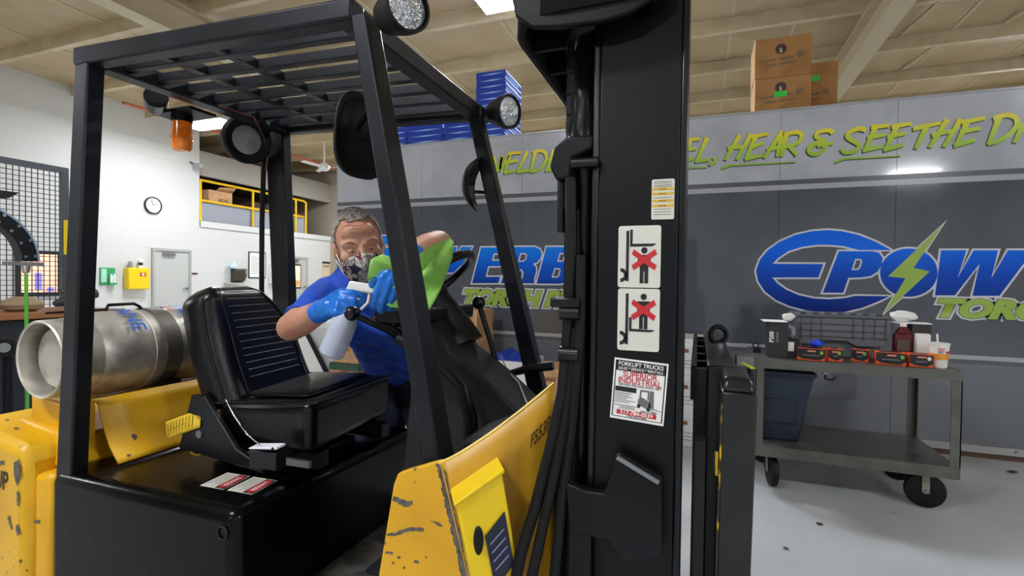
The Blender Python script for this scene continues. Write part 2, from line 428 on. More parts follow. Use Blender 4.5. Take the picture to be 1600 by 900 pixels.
# ------------------------------------------------------------------ mezzanine rail and stored goods
rl = thing('guard_rail', 'yellow safety railing on the mezzanine edge', 'railing', (X0 - .05, 9.6, 2.76))
yy = [9.62, 11.3, 13.0]
for z in (3.36, 3.90):
    MB().tube([(X0 - .05, 9.6, z), (X0 - .05, 13.35, z)] + ([(X0 - .05, 13.45, z - .05)] if z > 3.5 else []), .035, 8).build('rail', YRAIL, rl)
for y in yy + [13.45]: MB().tube([(X0 - .05, y, 2.76), (X0 - .05, y, 3.87)], .035, 8).build('rail_post', YRAIL, rl)
m = MB()
for k in range(26):
    z = 2.8 + .021 * k
    m.prism([(X0 - .11, z), (X0 - .09, z + .0105), (X0 - .11, z + .021), (X0 - .12, z + .021), (X0 - .12, z)], 'Y', 9.6, 13.45)
m.build('corrugated_kickplate', mat('ribbed white sheet', '#c9ccd2', .35, metal=.3), rl, smooth=0)
def carton(name, label, x0, x1, y0, y1, z0, z1, m=CARD, group=None, flaps=False, tape='front', cat='box'):
    t = thing(name, label, cat, ((x0 + x1) / 2, (y0 + y1) / 2, z0), group)
    bx('carton_body', m, t, x0, x1, y0, y1, z0, z1, bevel=.004)
    if tape: bx('tape', TAPE, t, x0 - .001, x1 + .001, (y0 + y1) / 2 - .025, (y0 + y1) / 2 + .025, z1 - .06, z1 + .001)
    return t
t = carton('cardboard_box', 'open cardboard box behind the yellow mezzanine rail', -13.1, -12.7, 9.98, 10.72, 2.761, 3.72, CARDL, tape=None)
MB().add([(-12.7, 10.2, 3.72), (-12.7, 10.72, 3.72), (-12.55, 10.72, 3.86), (-12.55, 10.2, 3.80)], [[0, 1, 2, 3]]).build('flap', CARDL, t, solid=.006)
text('lettering', 'HON', INK, t, (-12.698, 10.42, 3.46), (0, 1, 0), (0, 0, 1), .14, off=.004)
tag(bx('archive_crate', mat('dark red crate', '#6a3a2c', .7), None, -13.6, -12.9, 13.0, 13.9, 2.761, 3.5, bevel=.02), 'dark reddish crate at the far end of the mezzanine', 'crate')
m = thing('stored_bundle', 'dark brown stored bundle near the mezzanine rail end', 'bundle', (-13.2, 12.0, 2.761))
bx('wrap', mat('brown wrap', '#54402f', .8), m, -13.7, -12.9, 11.6, 12.7, 2.761, 3.65, bevel=.06)
bx('strap', INK, m, -13.71, -12.89, 12.1, 12.16, 2.762, 3.66)

# ------------------------------------------------------------------ things on the white wall
XW = X0 + .001
t = thing('wall_clock', 'round white wall clock with black rim', 'clock', (XW, 8.33, 3.03))
MB().lathe([(.205, 0), (.205, .05), (.18, .055), (.18, .03), (.0, .03)], (XW, 8.33, 3.03), (1, 0, 0), 40).build('rim', INK, t)
MB().lathe([(.181, 0), (.181, .004), (0, .0041)], (XW + .031, 8.33, 3.03), (1, 0, 0), 40).build('dial', PAPER, t)
for a, l in ((62, .11), (-20, .15)):
    MB().bar((XW + .04, 8.33, 3.03), (XW + .04, 8.33 + l * math.sin(R(a)), 3.03 + l * math.cos(R(a))), .012, .006, (1, 0, 0)).build('clock_hand', INK, t)
t = thing('eyewash_station', 'green eyewash station board with bottles on the wall', 'eyewash', (XW, 7.33, 1.1))
GRN = mat('safety green', '#2f9a5c', .4)
bx('backboard', GRN, t, XW, XW + .03, 7.18, 7.49, 1.10, 1.49, bevel=.01)
bx('instruction_card', mat('pale green card', '#a8d8bb', .5), t, XW + .03, XW + .034, 7.20, 7.31, 1.16, 1.46)
for y in (7.38, 7.44): MB().lathe([(.03, 0), (.03, .16), (.012, .2), (.012, .22), (0, .22)], (XW + .07, y, 1.14), n=12).build('eyewash_bottle', mat('clear white bottle', '#d6e6dc', .3), t)
bx('bottle_tray', GRN, t, XW + .03, XW + .11, 7.34, 7.48, 1.11, 1.15)
t = thing('first_aid_cabinet', 'yellow wall cabinet with a red and white cross label', 'cabinet', (XW, 7.92, 1.0))
bx('cabinet_body', YELP, t, XW, XW + .16, 7.68, 8.16, 1.0, 1.5, bevel=.015)
bx('cabinet_door', YELP, t, XW + .16, XW + .175, 7.69, 8.15, 1.01, 1.49, bevel=.006)
lb = bx('cross_label', REDI, t, XW + .175, XW + .178, 7.93, 8.07, 1.3, 1.39)
MB().box(XW + .178, XW + .18, 7.96, 8.04, 1.335, 1.355).box(XW + .178, XW + .18, 7.985, 8.015, 1.31, 1.38).build('cross', PAPER, lb)
tag(MB().lathe([(.05, 0), (.05, .12), (.03, .15), (0, .15)], (XW + .09, 7.78, 1.501), n=14).build('grey_jar', mat('grey jar', '#8d8d86', .5)), 'small grey jar on the yellow cabinet', 'jar')
t = thing('spray_can', 'white can with black print on the yellow cabinet', 'can', (XW + .09, 8.0, 1.501))
MB().lathe([(.045, 0), (.045, .19), (.02, .22), (0, .22)], (XW + .09, 8.0, 1.501), n=14).build('can_body', PAPER, t)
MB().lathe([(.046, .06), (.046, .13)], (XW + .09, 8.0, 1.501), n=14).build('label_band', INK, t)
tag(bx('door_plate', mat('dark red plate', '#4a1f22', .4), None, XW, XW + .012, 9.34, 9.5, 1.36, 1.41), 'small dark red name plate right of the grey door', 'sign')
t = thing('towel_dispenser', 'dark brown paper towel dispenser beside the sign frames', 'dispenser', (XW, 10.66, 1.15))
MB().prism([(XW, 1.16), (XW + .2, 1.2), (XW + .22, 1.34), (XW + .2, 1.53), (XW, 1.55)], 'Y', 10.5, 10.84).build('dispenser_body', mat('dark brown plastic', '#3b352c', .35), t, bevel=.015)
bx('outlet_slot', INK, t, XW + .05, XW + .18, 10.55, 10.79, 1.15, 1.18)
tag(MB().lathe([(.1, 0), (.11, .05), (.06, .1), (.03, .18), (0, .2)], (XW + .12, 10.5, 1.56), n=16).build('tissue_wad', mat('pale blue tissue', '#bcd9ee', .6)), 'pale blue tissue lying on the towel dispenser', 'tissue')
tag(bx('wall_shelf', GREYT, None, XW, XW + .2, 10.28, 10.8, 1.12, 1.145), 'narrow ledge under the towel dispenser', 'shelf')
def framed(name, label, y0, y1, z0, z1, lines):
    t = thing(name, label, 'notice', (XW, (y0 + y1) / 2, z0))
    bx('frame', INK, t, XW, XW + .02, y0, y1, z0, z1)
    s = bx('sheet', PAPER, t, XW + .02, XW + .023, y0 + .03, y1 - .03, z0 + .03, z1 - .03)
    m = MB()
    for k in range(lines):
        z = z1 - .16 - (z1 - z0 - .3) * k / max(lines - 1, 1)
        m.box(XW + .023, XW + .024, y0 + .08, y1 - .08 - .1 * (k % 3), z - .006, z + .006)
    if lines: m.build('print_lines', mat('grey print', '#7c7c78', .6), s, smooth=0)
    return t
framed('framed_notice', 'tall framed notice sheet with lines of text on the wall', 11.1, 11.72, 1.28, 2.07, 12)
framed('small_frame', 'small empty black frame beside the towel dispenser', 10.84, 11.04, 1.31, 1.55, 0)
t = thing('defibrillator_cabinet', 'white wall cabinet with red heart signs behind the guard post', 'cabinet', (XW, 12.0, 1.1))
bx('cabinet_body', PAPER, t, XW, XW + .15, 11.85, 12.3, 1.12, 1.72, bevel=.01)
for (y, z) in ((11.98, 1.6), (11.92, 1.28)):
    h = [(y, z - .06), (y + .06, z + .01), (y + .05, z + .045), (y + .025, z + .05), (y, z + .025), (y - .025, z + .05), (y - .05, z + .045), (y - .06, z + .01)]
    poly_mesh('heart_sign', [h], REDI, t, lambda a, b: (XW + .152, a, b))
bx('red_latch', mat('dark red latch', '#8a2230', .5), t, XW + .15, XW + .17, 12.08, 12.14, 1.2, 1.38)
t = thing('wall_calendar', 'paper calendar with a dark header near the trailer end', 'calendar', (XW, 14.45, 1.3))
bx('page', mat('calendar page', '#d9c3a0', .6), t, XW, XW + .012, 14.2, 14.58, 1.3, 1.82)
bx('header', INK, t, XW, XW + .016, 14.2, 14.58, 1.82, 1.89)
m = MB()
for k in range(5): m.box(XW + .012, XW + .013, 14.24 + .065 * k, 14.28 + .065 * k, 1.68, 1.78)
m.build('print', mat('brown print', '#7a6242', .6), t, smooth=0)
t = thing('wall_camera', 'small grey camera bracket high on the wall corner', 'camera', (XW, 9.3, 4.25))
MB().bar((XW, 9.3, 4.3), (XW + .2, 9.3, 4.22), .05, .05).build('bracket', STEEL, t)
bx('camera_body', mat('grey camera body', '#9a9a98', .5), t, XW + .15, XW + .4, 9.24, 9.36, 4.12, 4.24, bevel=.02)

# ------------------------------------------------------------------ mesh cage, bench and arc arm at the left
CG = mat('grey cage steel', '#4b5054', .45, metal=.3)
WIRE = mat('dark wire', '#1c1d1f', .5)
cx = -6.4
t = thing('wire_mesh_partition', 'grey framed wire mesh partition behind the workbench', 'partition', (cx, 2.3, 0))
for (a, b, c, d) in ((1.2, 1.26, 0, 2.48), (3.31, 3.37, 0, 2.48), (1.26, 3.31, 2.42, 2.48), (1.26, 3.31, .05, .11)):
    bx('frame_bar', CG, t, cx - .03, cx + .03, a, b, c, d)
m = MB()
for k in range(41): m.box(cx - .003, cx + .003, 1.26 + .05 * k, 1.2665 + .05 * k, .11, 2.42)
for k in range(46): m.box(cx - .004, cx + .004, 1.26, 3.31, .12 + .05 * k, .1265 + .05 * k)
o = m.build('wire_mesh', WIRE, t, smooth=0, fix=False); o['kind'] = 'stuff'
bx('latch_plate', YELP, t, cx + .03, cx + .035, 3.32, 3.36, 1.55, 1.92)
NAVY = mat('navy bench panel', '#181b27', .5)
t = thing('workbench', 'navy workbench with a wooden top edge behind the gas tank', 'workbench', (-5.8, 2.2, 0))
bx('cabinet', NAVY, t, -6.2, -5.45, 1.2, 3.3, .02, .95, bevel=.01)
bx('worktop', mat('orange edged worktop', '#9a6238', .5), t, -6.25, -5.4, 1.15, 3.34, .95, 1.0, bevel=.004)
for y in (1.7, 2.2, 2.7, 3.1): bx('door_joint', INK, t, -5.449, -5.445, y, y + .008, .1, .9)
tag(MB().lathe([(.09, 0), (.14, .02), (.16, .06), (.12, .10), (.06, .13), (0, .13)], (-5.8, 2.70, 1.001), n=18).build('canvas_bag', mat('tan canvas', '#a08a6c', .9)), 'tan canvas bag slumped on the workbench', 'bag')
t = thing('angle_grinder', 'dark power tool lying on the workbench behind the post', 'tool', (-5.8, 3.1, 1.0))
MB().tube([(-5.8, 2.95, 1.05), (-5.8, 3.05, 1.09), (-5.8, 3.2, 1.13), (-5.8, 3.3, 1.15)], [.03, .05, .06, .05], 10).build('tool_body', mat('dark grey tool', '#33363a', .5), t)
MB().tube([(-5.8, 3.0, 1.17), (-5.8, 3.1, 1.18)], .016, 8).build('handle', mat('brown handle', '#5a3a2c', .6), t)
tag(MB().lathe([(.06, 0), (.07, .03), (.05, .1), (.02, .13), (0, .13)], (-5.75, 2.42, 1.001), n=16).build('blue_roll', mat('violet blue roll', '#4436b4', .4)), 'violet blue roll at the left end of the workbench', 'roll')
# curved black bracket with bolts, green rod hanging from it
t = thing('arc_arm', 'black curved bolted arm with a clamp plate in front of the mesh', 'fume arm', (-4.6, 1.6, 0))
cy, cz, Rr = 1.865, 1.435, .35
def arcp(a, r): return (-4.7, cy + r * math.cos(R(a)), cz + r * math.sin(R(a)))
m = MB(); n = 14
for i in range(n):
    a, b = 0 + 85 * i / n, 0 + 85 * (i + 1) / n
    q = [arcp(a, Rr - .045), arcp(a, Rr + .045), arcp(b, Rr + .045), arcp(b, Rr - .045)]
    m.hexa([(x - .05, y, z) for x, y, z in q], [(x + .05, y, z) for x, y, z in q])
m.build('arc_plate', BLACKG, t)
m = MB()
for i in range(n):
    a, b = 0 + 85 * i / n, 0 + 85 * (i + 1) / n
    q = [arcp(a, Rr + .045), arcp(a, Rr + .058), arcp(b, Rr + .058), arcp(b, Rr + .045)]
    m.hexa([(x - .055, y, z) for x, y, z in q], [(x + .055, y, z) for x, y, z in q])
m.build('edge_strip', mat('blue grey strip', '#8aa3b8', .3, metal=.5), t)
for a in (6, 24, 42, 58, 74):
    for r in (Rr - .028, Rr + .03):
        p = Vector(arcp(a, r)); MB().cyl(p + Vector((.049, 0, 0)), p + Vector((.06, 0, 0)), .011, 10).build('bolt', CHROME, t)
bx('clamp_plate', STEEL, t, -4.76, -4.64, cy + Rr - .11, cy + Rr + .08, cz - .03, cz - .005)
MB().lathe([(.03, 0), (.022, -.05), (.012, -.06), (0, -.06)], (-4.7, cy + Rr + .0, cz - .03)).build('clamp_screw', CHROME, t)
MB().box(-4.74, -4.66, 1.3, 1.88, cz + Rr - .03, cz + Rr + .03).box(-4.76, -4.64, 1.3, 1.4, 0, cz + Rr + .03).prism([(1.80, cz + Rr + .03), (2.10, cz + Rr + .10), (2.16, cz + Rr + .15), (1.78, cz + Rr + .15)], 'X', -4.74, -4.66).build('support_arm', BLACKG, t)
tag(MB().tube([(-4.7, cy + Rr, cz - .092), (-4.7, cy + Rr + .003, .0)], .012, 8).build('green_rod', mat('green rod', '#55b23c', .4)), 'thin green rod below the curved black arm', 'rod')
t = thing('hose_reel', 'black round hose reel left of the gas tank', 'hose reel', (-4.6, 2.05, 0))
MB().torus((-4.6, 2.05, .82), (.8, -.6, 0), .05, .025, 28, 10).build('hose_coil', RUBBER, t)
MB().cyl((-4.65, 2.09, .82), (-4.57, 2.03, .82), .035).build('reel_hub', STEEL, t)
MB().bar((-4.62, 2.07, 0), (-4.62, 2.07, .80), .04, .04, (1, 0, 0)).build('reel_stand', BLACK, t)

# ------------------------------------------------------------------ the grey wrapped trailer
TY = 4.93
TRL = mat('light grey vinyl wrap', '#bbbec4', .10, spec=.5, coat=.2, c2='#aeb1b7', scale=2, bump=.05, bscale=3)
TRD = mat('dark grey vinyl wrap', '#565a62', .09, spec=.5, coat=.2, c2='#50545c', scale=2, bump=.05, bscale=3)
TRM = mat('mid grey vinyl wrap', '#6b6e74', .16, spec=.5, coat=.3, bump=.05, bscale=3)
STR1 = mat('dark stripe vinyl', '#5a5d61', .2)
STR2 = mat('silver stripe vinyl', '#a9abae', .2)
tr = thing('exhibition_trailer', 'long grey wrapped trailer with blue and green lettering', 'trailer', (1.0, 6.1, 0))
TX0, TX1 = -4.12, 7.2
bx('trailer_body', mat('trailer grey', '#85888c', .35), tr, TX0 + .01, TX1, TY + .012, 7.4, .1, 2.85, bevel=.03)
xs = [TX0, -2.95, -1.75, -.55, .65, 1.5, 2.7, 3.9, 5.1, 6.3, TX1]
for a, b in zip(xs[:-1], xs[1:]):                 # wrap panels: upper, middle, lower
    bx('upper_panel', TRL, tr, a + .0015, b - .0015, TY, TY + .012, 2.25, 2.86)
    bx('middle_panel', TRD, tr, a + .0015, b - .0015, TY, TY + .012, .80, 2.163)
    bx('lower_panel', TRM, tr, a + .0015, b - .0015, TY, TY + .012, .10, .731)
bx('stripe', STR1, tr, TX0, TX1, TY - .001, TY + .012, 2.208, 2.25); bx('stripe', STR2, tr, TX0, TX1, TY - .001, TY + .012, 2.163, 2.208)
bx('stripe', STR2, tr, TX0, TX1, TY - .001, TY + .012, .766, .80); bx('stripe', STR1, tr, TX0, TX1, TY - .001, TY + .012, .731, .766)
bx('top_trim', STR2, tr, TX0, TX1, TY - .006, TY + .02, 2.852, 2.872, bevel=.003)
bx('end_panel', TRL, tr, TX0 - .012, TX0, TY + .01, 7.4, .1, 2.86)
MB().cyl((TX0, TY + .012, .1), (TX0, TY + .012, 2.86), .014, 10).build('corner_trim', STR2, tr)
bx('bottom_rail', mat('pale sill rail', '#a7a7a4', .4), tr, TX0, TX1, TY - .02, TY + .03, .045, .1)
bx('base_skirt', mat('brown base timber', '#5a4234', .7), tr, TX0, TX1, TY + .0, 7.3, .0, .045)
for x in (1.62, 1.92, 2.3): MB().cyl((x, TY - .02, .08), (x, TY - .03, .08), .01, 8).build('rail_bolt', STEEL, tr)
LOGO_R = {'E': [[(1.477, 1.632), (1.369, 1.701), (1.247, 1.76), (1.123, 1.795), (1.023, 1.806), (0.908, 1.799), (0.779, 1.769), (0.66, 1.711), (0.567, 1.637), (0.507, 1.553), (0.478, 1.454), (0.497, 1.362), (0.554, 1.272), (0.644, 1.198), (0.752, 1.148), (0.883, 1.115), (1.025, 1.102), (1.163, 1.113), (1.284, 1.151), (1.391, 1.204), (1.473, 1.253), (1.233, 1.25), (1.16, 1.229), (1.048, 1.216), (0.933, 1.22), (0.816, 1.247), (0.722, 1.29), (0.654, 1.342), (0.606, 1.397), (0.961, 1.401), (0.997, 1.516), (0.61, 1.518), (0.65, 1.568), (0.729, 1.628), (0.833, 1.664), (0.949, 1.681), (1.038, 1.68), (1.138, 1.668), (1.25, 1.634)]], 'P': [[(1.108, 1.625), (1.346, 1.623), (1.394, 1.609), (1.419, 1.566), (1.414, 1.51), (1.386, 1.453), (1.339, 1.417), (1.267, 1.404), (1.181, 1.401), (1.147, 1.274), (0.998, 1.271)], [(1.227, 1.56), (1.269, 1.559), (1.278, 1.538), (1.263, 1.481), (1.247, 1.466), (1.202, 1.466)]], 'O': [[(1.789, 1.449), (1.786, 1.411), (1.776, 1.375), (1.76, 1.341), (1.737, 1.311), (1.709, 1.286), (1.676, 1.267), (1.641, 1.255), (1.603, 1.251), (1.566, 1.253), (1.529, 1.264), (1.494, 1.281), (1.464, 1.305), (1.439, 1.335), (1.42, 1.369), (1.408, 1.407), (1.403, 1.446), (1.406, 1.485), (1.416, 1.522), (1.434, 1.557), (1.458, 1.587), (1.487, 1.612), (1.521, 1.63), (1.557, 1.641), (1.595, 1.644), (1.632, 1.64), (1.668, 1.628), (1.702, 1.61), (1.731, 1.586), (1.755, 1.556), (1.773, 1.523), (1.784, 1.487)]], 'BOLT': [[(1.819, 1.839), (1.458, 1.415), (1.577, 1.401), (1.432, 1.101), (1.738, 1.459), (1.63, 1.487)]], 'W': [[(1.807, 1.627), (1.968, 1.626), (1.918, 1.409), (2.013, 1.625), (2.163, 1.624), (2.126, 1.405), (2.223, 1.624), (2.374, 1.623), (2.179, 1.273), (2.014, 1.269), (2.053, 1.521), (1.903, 1.27), (1.776, 1.267)]]}
LOGO_L = {'E': [[(-2.204, 1.689), (-1.895, 1.688), (-1.914, 1.625), (-2.054, 1.623), (-2.076, 1.547), (-1.945, 1.544), (-1.961, 1.489), (-2.119, 1.486), (-2.146, 1.373), (-1.978, 1.375), (-2.0, 1.308), (-2.307, 1.301)]], 'R': [[(-1.857, 1.69), (-1.599, 1.69), (-1.543, 1.667), (-1.521, 1.626), (-1.529, 1.573), (-1.565, 1.532), (-1.615, 1.511), (-1.583, 1.485), (-1.576, 1.438), (-1.6, 1.356), (-1.593, 1.311), (-1.73, 1.309), (-1.731, 1.348), (-1.713, 1.414), (-1.733, 1.455), (-1.783, 1.455), (-1.819, 1.307), (-1.967, 1.305)], [(-1.754, 1.625), (-1.697, 1.625), (-1.678, 1.603), (-1.69, 1.556), (-1.721, 1.535), (-1.778, 1.535)]], 'B': [[(-1.47, 1.687), (-1.231, 1.684), (-1.177, 1.653), (-1.171, 1.601), (-1.199, 1.533), (-1.24, 1.512), (-1.192, 1.487), (-1.18, 1.435), (-1.202, 1.361), (-1.254, 1.32), (-1.337, 1.31), (-1.571, 1.309)], [(-1.33, 1.623), (-1.283, 1.622), (-1.268, 1.602), (-1.282, 1.55), (-1.303, 1.535), (-1.353, 1.535)], [(-1.382, 1.469), (-1.33, 1.469), (-1.316, 1.452), (-1.329, 1.394), (-1.35, 1.373), (-1.41, 1.372)]]}
BRUSH = [[(-2.071, 2.65), (-2.023, 2.494), (-1.972, 2.664), (-1.992, 2.5), (-1.897, 2.671)], [(-1.884, 2.674), (-1.938, 2.48)], [(-1.938, 2.476), (-1.837, 2.49)], [(-1.909, 2.585), (-1.804, 2.594)], [(-1.893, 2.678), (-1.77, 2.677)], [(-1.693, 2.675), (-1.793, 2.484)], [(-1.793, 2.479), (-1.668, 2.484)], [(-1.607, 2.653), (-1.651, 2.479)], [(-1.624, 2.662), (-1.557, 2.681), (-1.498, 2.653), (-1.484, 2.588), (-1.521, 2.518), (-1.587, 2.475), (-1.655, 2.471)], [(-1.414, 2.654), (-1.478, 2.476)], [(-1.482, 2.472), (-1.367, 2.484)], [(-1.455, 2.574), (-1.356, 2.578)], [(-1.423, 2.659), (-1.341, 2.668)], [(-0.097, 2.665), (-0.15, 2.475)], [(-0.15, 2.475), (-0.074, 2.49)], [(-0.133, 2.579), (-0.048, 2.582)], [(-0.115, 2.667), (-0.022, 2.669)], [(0.048, 2.668), (-0.037, 2.467)], [(-0.037, 2.467), (0.065, 2.47)], [(0.116, 2.481), (0.121, 2.451), (0.08, 2.424)], [(0.319, 2.664), (0.211, 2.464)], [(0.411, 2.665), (0.305, 2.462)], [(0.236, 2.564), (0.369, 2.568)], [(0.455, 2.652), (0.38, 2.462)], [(0.376, 2.457), (0.497, 2.477)], [(0.409, 2.551), (0.508, 2.586)], [(0.429, 2.649), (0.545, 2.663)], [(0.659, 2.667), (0.527, 2.461)], [(0.659, 2.667), (0.629, 2.467)], [(0.552, 2.52), (0.64, 2.542)], [(0.689, 2.631), (0.663, 2.465)], [(0.676, 2.642), (0.75, 2.659), (0.808, 2.64), (0.801, 2.584), (0.752, 2.551), (0.686, 2.538)], [(0.719, 2.545), (0.775, 2.466)], [(1.041, 2.632), (1.009, 2.654), (0.937, 2.642), (0.922, 2.602), (0.979, 2.569)], [(0.979, 2.569), (0.899, 2.539), (0.868, 2.496), (0.901, 2.456), (0.957, 2.47), (0.996, 2.522)], [(0.94, 2.531), (1.039, 2.542)], [(1.273, 2.633), (1.229, 2.647), (1.164, 2.622), (1.151, 2.582), (1.205, 2.536), (1.237, 2.503), (1.198, 2.459), (1.136, 2.454), (1.113, 2.482)], [(1.35, 2.656), (1.277, 2.459)], [(1.272, 2.464), (1.388, 2.485)], [(1.301, 2.564), (1.407, 2.58)], [(1.325, 2.649), (1.435, 2.653)], [(1.495, 2.643), (1.423, 2.462)], [(1.414, 2.458), (1.531, 2.484)], [(1.437, 2.562), (1.546, 2.578)], [(1.465, 2.641), (1.581, 2.654)], [(1.611, 2.612), (1.772, 2.641)], [(1.692, 2.624), (1.627, 2.456)], [(1.82, 2.656), (1.72, 2.459)], [(1.906, 2.652), (1.812, 2.456)], [(1.734, 2.551), (1.869, 2.573)], [(1.953, 2.638), (1.887, 2.46)], [(1.879, 2.456), (1.995, 2.485)], [(1.916, 2.559), (2.02, 2.574)], [(1.926, 2.631), (2.052, 2.652)], [(2.143, 2.638), (2.091, 2.458)], [(2.12, 2.641), (2.187, 2.662), (2.246, 2.633), (2.251, 2.571), (2.205, 2.509), (2.139, 2.463), (2.087, 2.453)], [(2.291, 2.577), (2.247, 2.454)]]
UNDER = [[(-0.168, 2.411), (0.048, 2.402)], [(0.181, 2.388), (0.257, 2.407), (0.764, 2.401)], [(1.066, 2.381), (1.128, 2.403), (1.517, 2.397)]]
BLUEG_R = grad_mat('blue logo ink right', 1.08, 1.84, [(0, '#0a1d6b'), (.45, '#034abf'), (.75, '#026cf0'), (1, '#0268ea')])
BLUEG_L = grad_mat('blue logo ink left', 1.28, 1.72, [(0, '#12348f'), (.5, '#0a5fd6'), (1, '#128af8')])
OUTL = mat('silver outline vinyl', '#d3d5d8', .25)
LIME = mat('lime green vinyl', '#9dbb4e', .25)
LIMEO = mat('dark green outline', '#33402a', .3)
BRUSHM = grad_mat('yellow to green brush ink', 2.42, 2.72, [(0, '#94c244'), (.45, '#bdd446'), (.8, '#ecdf44'), (1, '#f4c648')])
SHADM = mat('dark lettering shade', '#37402c', .4)
def TP(dy): return lambda a, b: (a, TY - dy, b)
for nm in ('E', 'P', 'O', 'W', 'BOLT'):
    L = LOGO_R[nm]; top = .002 if nm == 'BOLT' else 0
    low = {'E': 0, 'P': .0006, 'O': .0012, 'W': .0003}.get(nm, 0)
    poly_mesh('logo_outline', [grow(L[0], .015)] + [grow(h, -.012) for h in L[1:]], OUTL, tr, TP(.0022 + top + low))
    poly_mesh('logo_letter' if nm != 'BOLT' else 'logo_bolt', L, LIME if nm == 'BOLT' else BLUEG_R, tr, TP(.0032 + top + low))
def SL(p): return ((p[0] - 1.785) * .88 - 2.83, (p[1] - 1.14) * .80 + 1.31)
for nm in ('E', 'P', 'O', 'W', 'BOLT'):
    L = [[SL(p) for p in q] for q in LOGO_R[nm]]; top = .002 if nm == 'BOLT' else 0
    low = {'E': 0, 'P': .0006, 'O': .0012, 'W': .0003}.get(nm, 0)
    poly_mesh('logo_outline', [grow(L[0], .015)] + [grow(h, -.012) for h in L[1:]], OUTL, tr, TP(.0022 + top + low))
    poly_mesh('logo_letter' if nm != 'BOLT' else 'logo_bolt', L, LIME if nm == 'BOLT' else BLUEG_L, tr, TP(.0032 + top + low))
for i, nm in enumerate(('E', 'R', 'B')):
    L = LOGO_L[nm]
    poly_mesh('logo_outline', [grow(L[0], .015)] + [grow(h, -.012) for h in L[1:]], OUTL, tr, TP(.0026 + .0002 * i))
    poly_mesh('logo_letter', L, BLUEG_L, tr, TP(.0036 + .0002 * i))
def torch(body, x, z, h, sx):
    for off, mm, dy in ((.030, OUTL, .002), (.0175, LIMEO, .0027), (.0135, LIME, .0034)):
        text('torch_lettering', body, mm, tr, (x, TY - dy, z), (1, 0, 0), (0, 0, 1), h, shear=.28, off=off * h / .2, sx=sx, align='LEFT')
torch('TORCH', 1.77, 1.160, .19, 1.28)
torch('TORCH PR', -2.43, 1.143, .215, 1.17)
sizes = [1, 4, 2, 2, 4, 4, 2, 1, 3, 4, 3, 3, 3, 1, 4, 4, 2, 3, 4, 2, 1]        # strokes of each brushed letter
it = iter(BRUSH)
for nst in sizes:
    m1, m2 = MB(), MB()
    for q in range(nst):
        st_ = next(it)
        ribbon(m1, st_, .039, lambda a, b: (a, TY - .0036 - .0004 * q, b)); ribbon(m2, st_, .039, lambda a, b: (a - .010, TY - .0018 - .0002 * q, b - .010))
    lt = m1.build('brush_letter', BRUSHM, tr, smooth=0, fix=False); m2.build('letter_shade', SHADM, lt, smooth=0, fix=False)
for st_ in UNDER:
    m1, m2 = MB(), MB()
    ribbon(m1, st_, .024, lambda a, b: (a, TY - .0034, b), .35); ribbon(m2, st_, .026, lambda a, b: (a - .003, TY - .0022, b - .008), .35)
    lt = m1.build('brush_underline', BRUSHM, tr, smooth=0, fix=False); m2.build('underline_shade', SHADM, lt, smooth=0, fix=False)

# ------------------------------------------------------------------ goods on the trailer roof
GLAB = mat('green price label', '#3fd24a', .5); DINK = mat('brown print', '#5a3a2e', .7)
def farm_box(label, x0, x1, y0, y1, z0, z1, lab):
    t = thing('cardboard_box', label, 'box', ((x0 + x1) / 2, (y0 + y1) / 2, z0), 'cardboard boxes on the trailer roof')
    bx('carton_body', CARD, t, x0, x1, y0, y1, z0, z1, bevel=.004)
    bx('corner_tape', mat('cream carton edge', '#e0c9a0', .6), t, x0 - .002, x0 + .008, y0 - .001, y0 + .02, z0 + .001, z1)
    w = x1 - x0; cxx = x0 + w * .47; zc = z0 + (z1 - z0) * .7
    MB().cyl((cxx, y0 - .001, zc), (cxx, y0 - .002, zc), .045, 20).build('round_print', mat('dark logo print', '#4a3338', .7), t)
    poly_mesh('print_swirl', [[(cxx - .01, zc - .035), (cxx + .012, zc - .03), (cxx + .004, zc + .01), (cxx - .012, zc + .004)]], mat('pale swirl', '#b9a58e', .7), t, lambda a, b: (a, y0 - .003, b))
    z = z0 + (z1 - z0) * .43
    m = MB()
    for dx, l, dz in ((-.16, .12, 0), (-.02, .12, .0), (-.12, .09, -.045), (-.01, .13, -.045)):
        m.hexa([(cxx + dx, y0 - .002, z + dz + dx * .06), (cxx + dx + l, y0 - .002, z + dz + (dx + l) * .06), (cxx + dx + l, y0 - .001, z + dz + (dx + l) * .06), (cxx + dx, y0 - .001, z + dz + dx * .06)], [(cxx + dx, y0 - .002, z + dz + .018 + dx * .06), (cxx + dx + l, y0 - .002, z + dz + .018 + (dx + l) * .06), (cxx + dx + l, y0 - .001, z + dz + .018 + (dx + l) * .06), (cxx + dx, y0 - .001, z + dz + .018 + dx * .06)])
    m.build('print_line', DINK, t, smooth=0)
    MB().lathe([(.03, 0), (.03, .001), (0, .0011)], (cxx + .15, y0 - .001, z + .03), (0, -1, 0), 16).build('round_print', DINK, t)
    if lab: bx('price_label', GLAB, t, cxx + lab[0], cxx + lab[0] + .10, y0 - .004, y0 - .002, z0 + lab[1], z0 + lab[1] + .048)
    return t
farm_box('upper cardboard box of the two stacked on the trailer', .435, .885, 5.0, 5.35, 3.179, 3.53, None)
farm_box('lower stacked cardboard box with a green label on the trailer', .44, .888, 5.0, 5.35, 2.873, 3.178, (-.05, .13))
farm_box('single cardboard box standing right of the two stacked ones', .70, 1.165, 5.36, 5.7, 2.873, 3.40, (.0, .36))
BBOX = mat('blue printed carton', '#1d3fae', .35); BEDGE = mat('white carton edge', '#dfe4ee', .5); BBEAM = mat('pale blue light print', '#9cc8f2', .4)
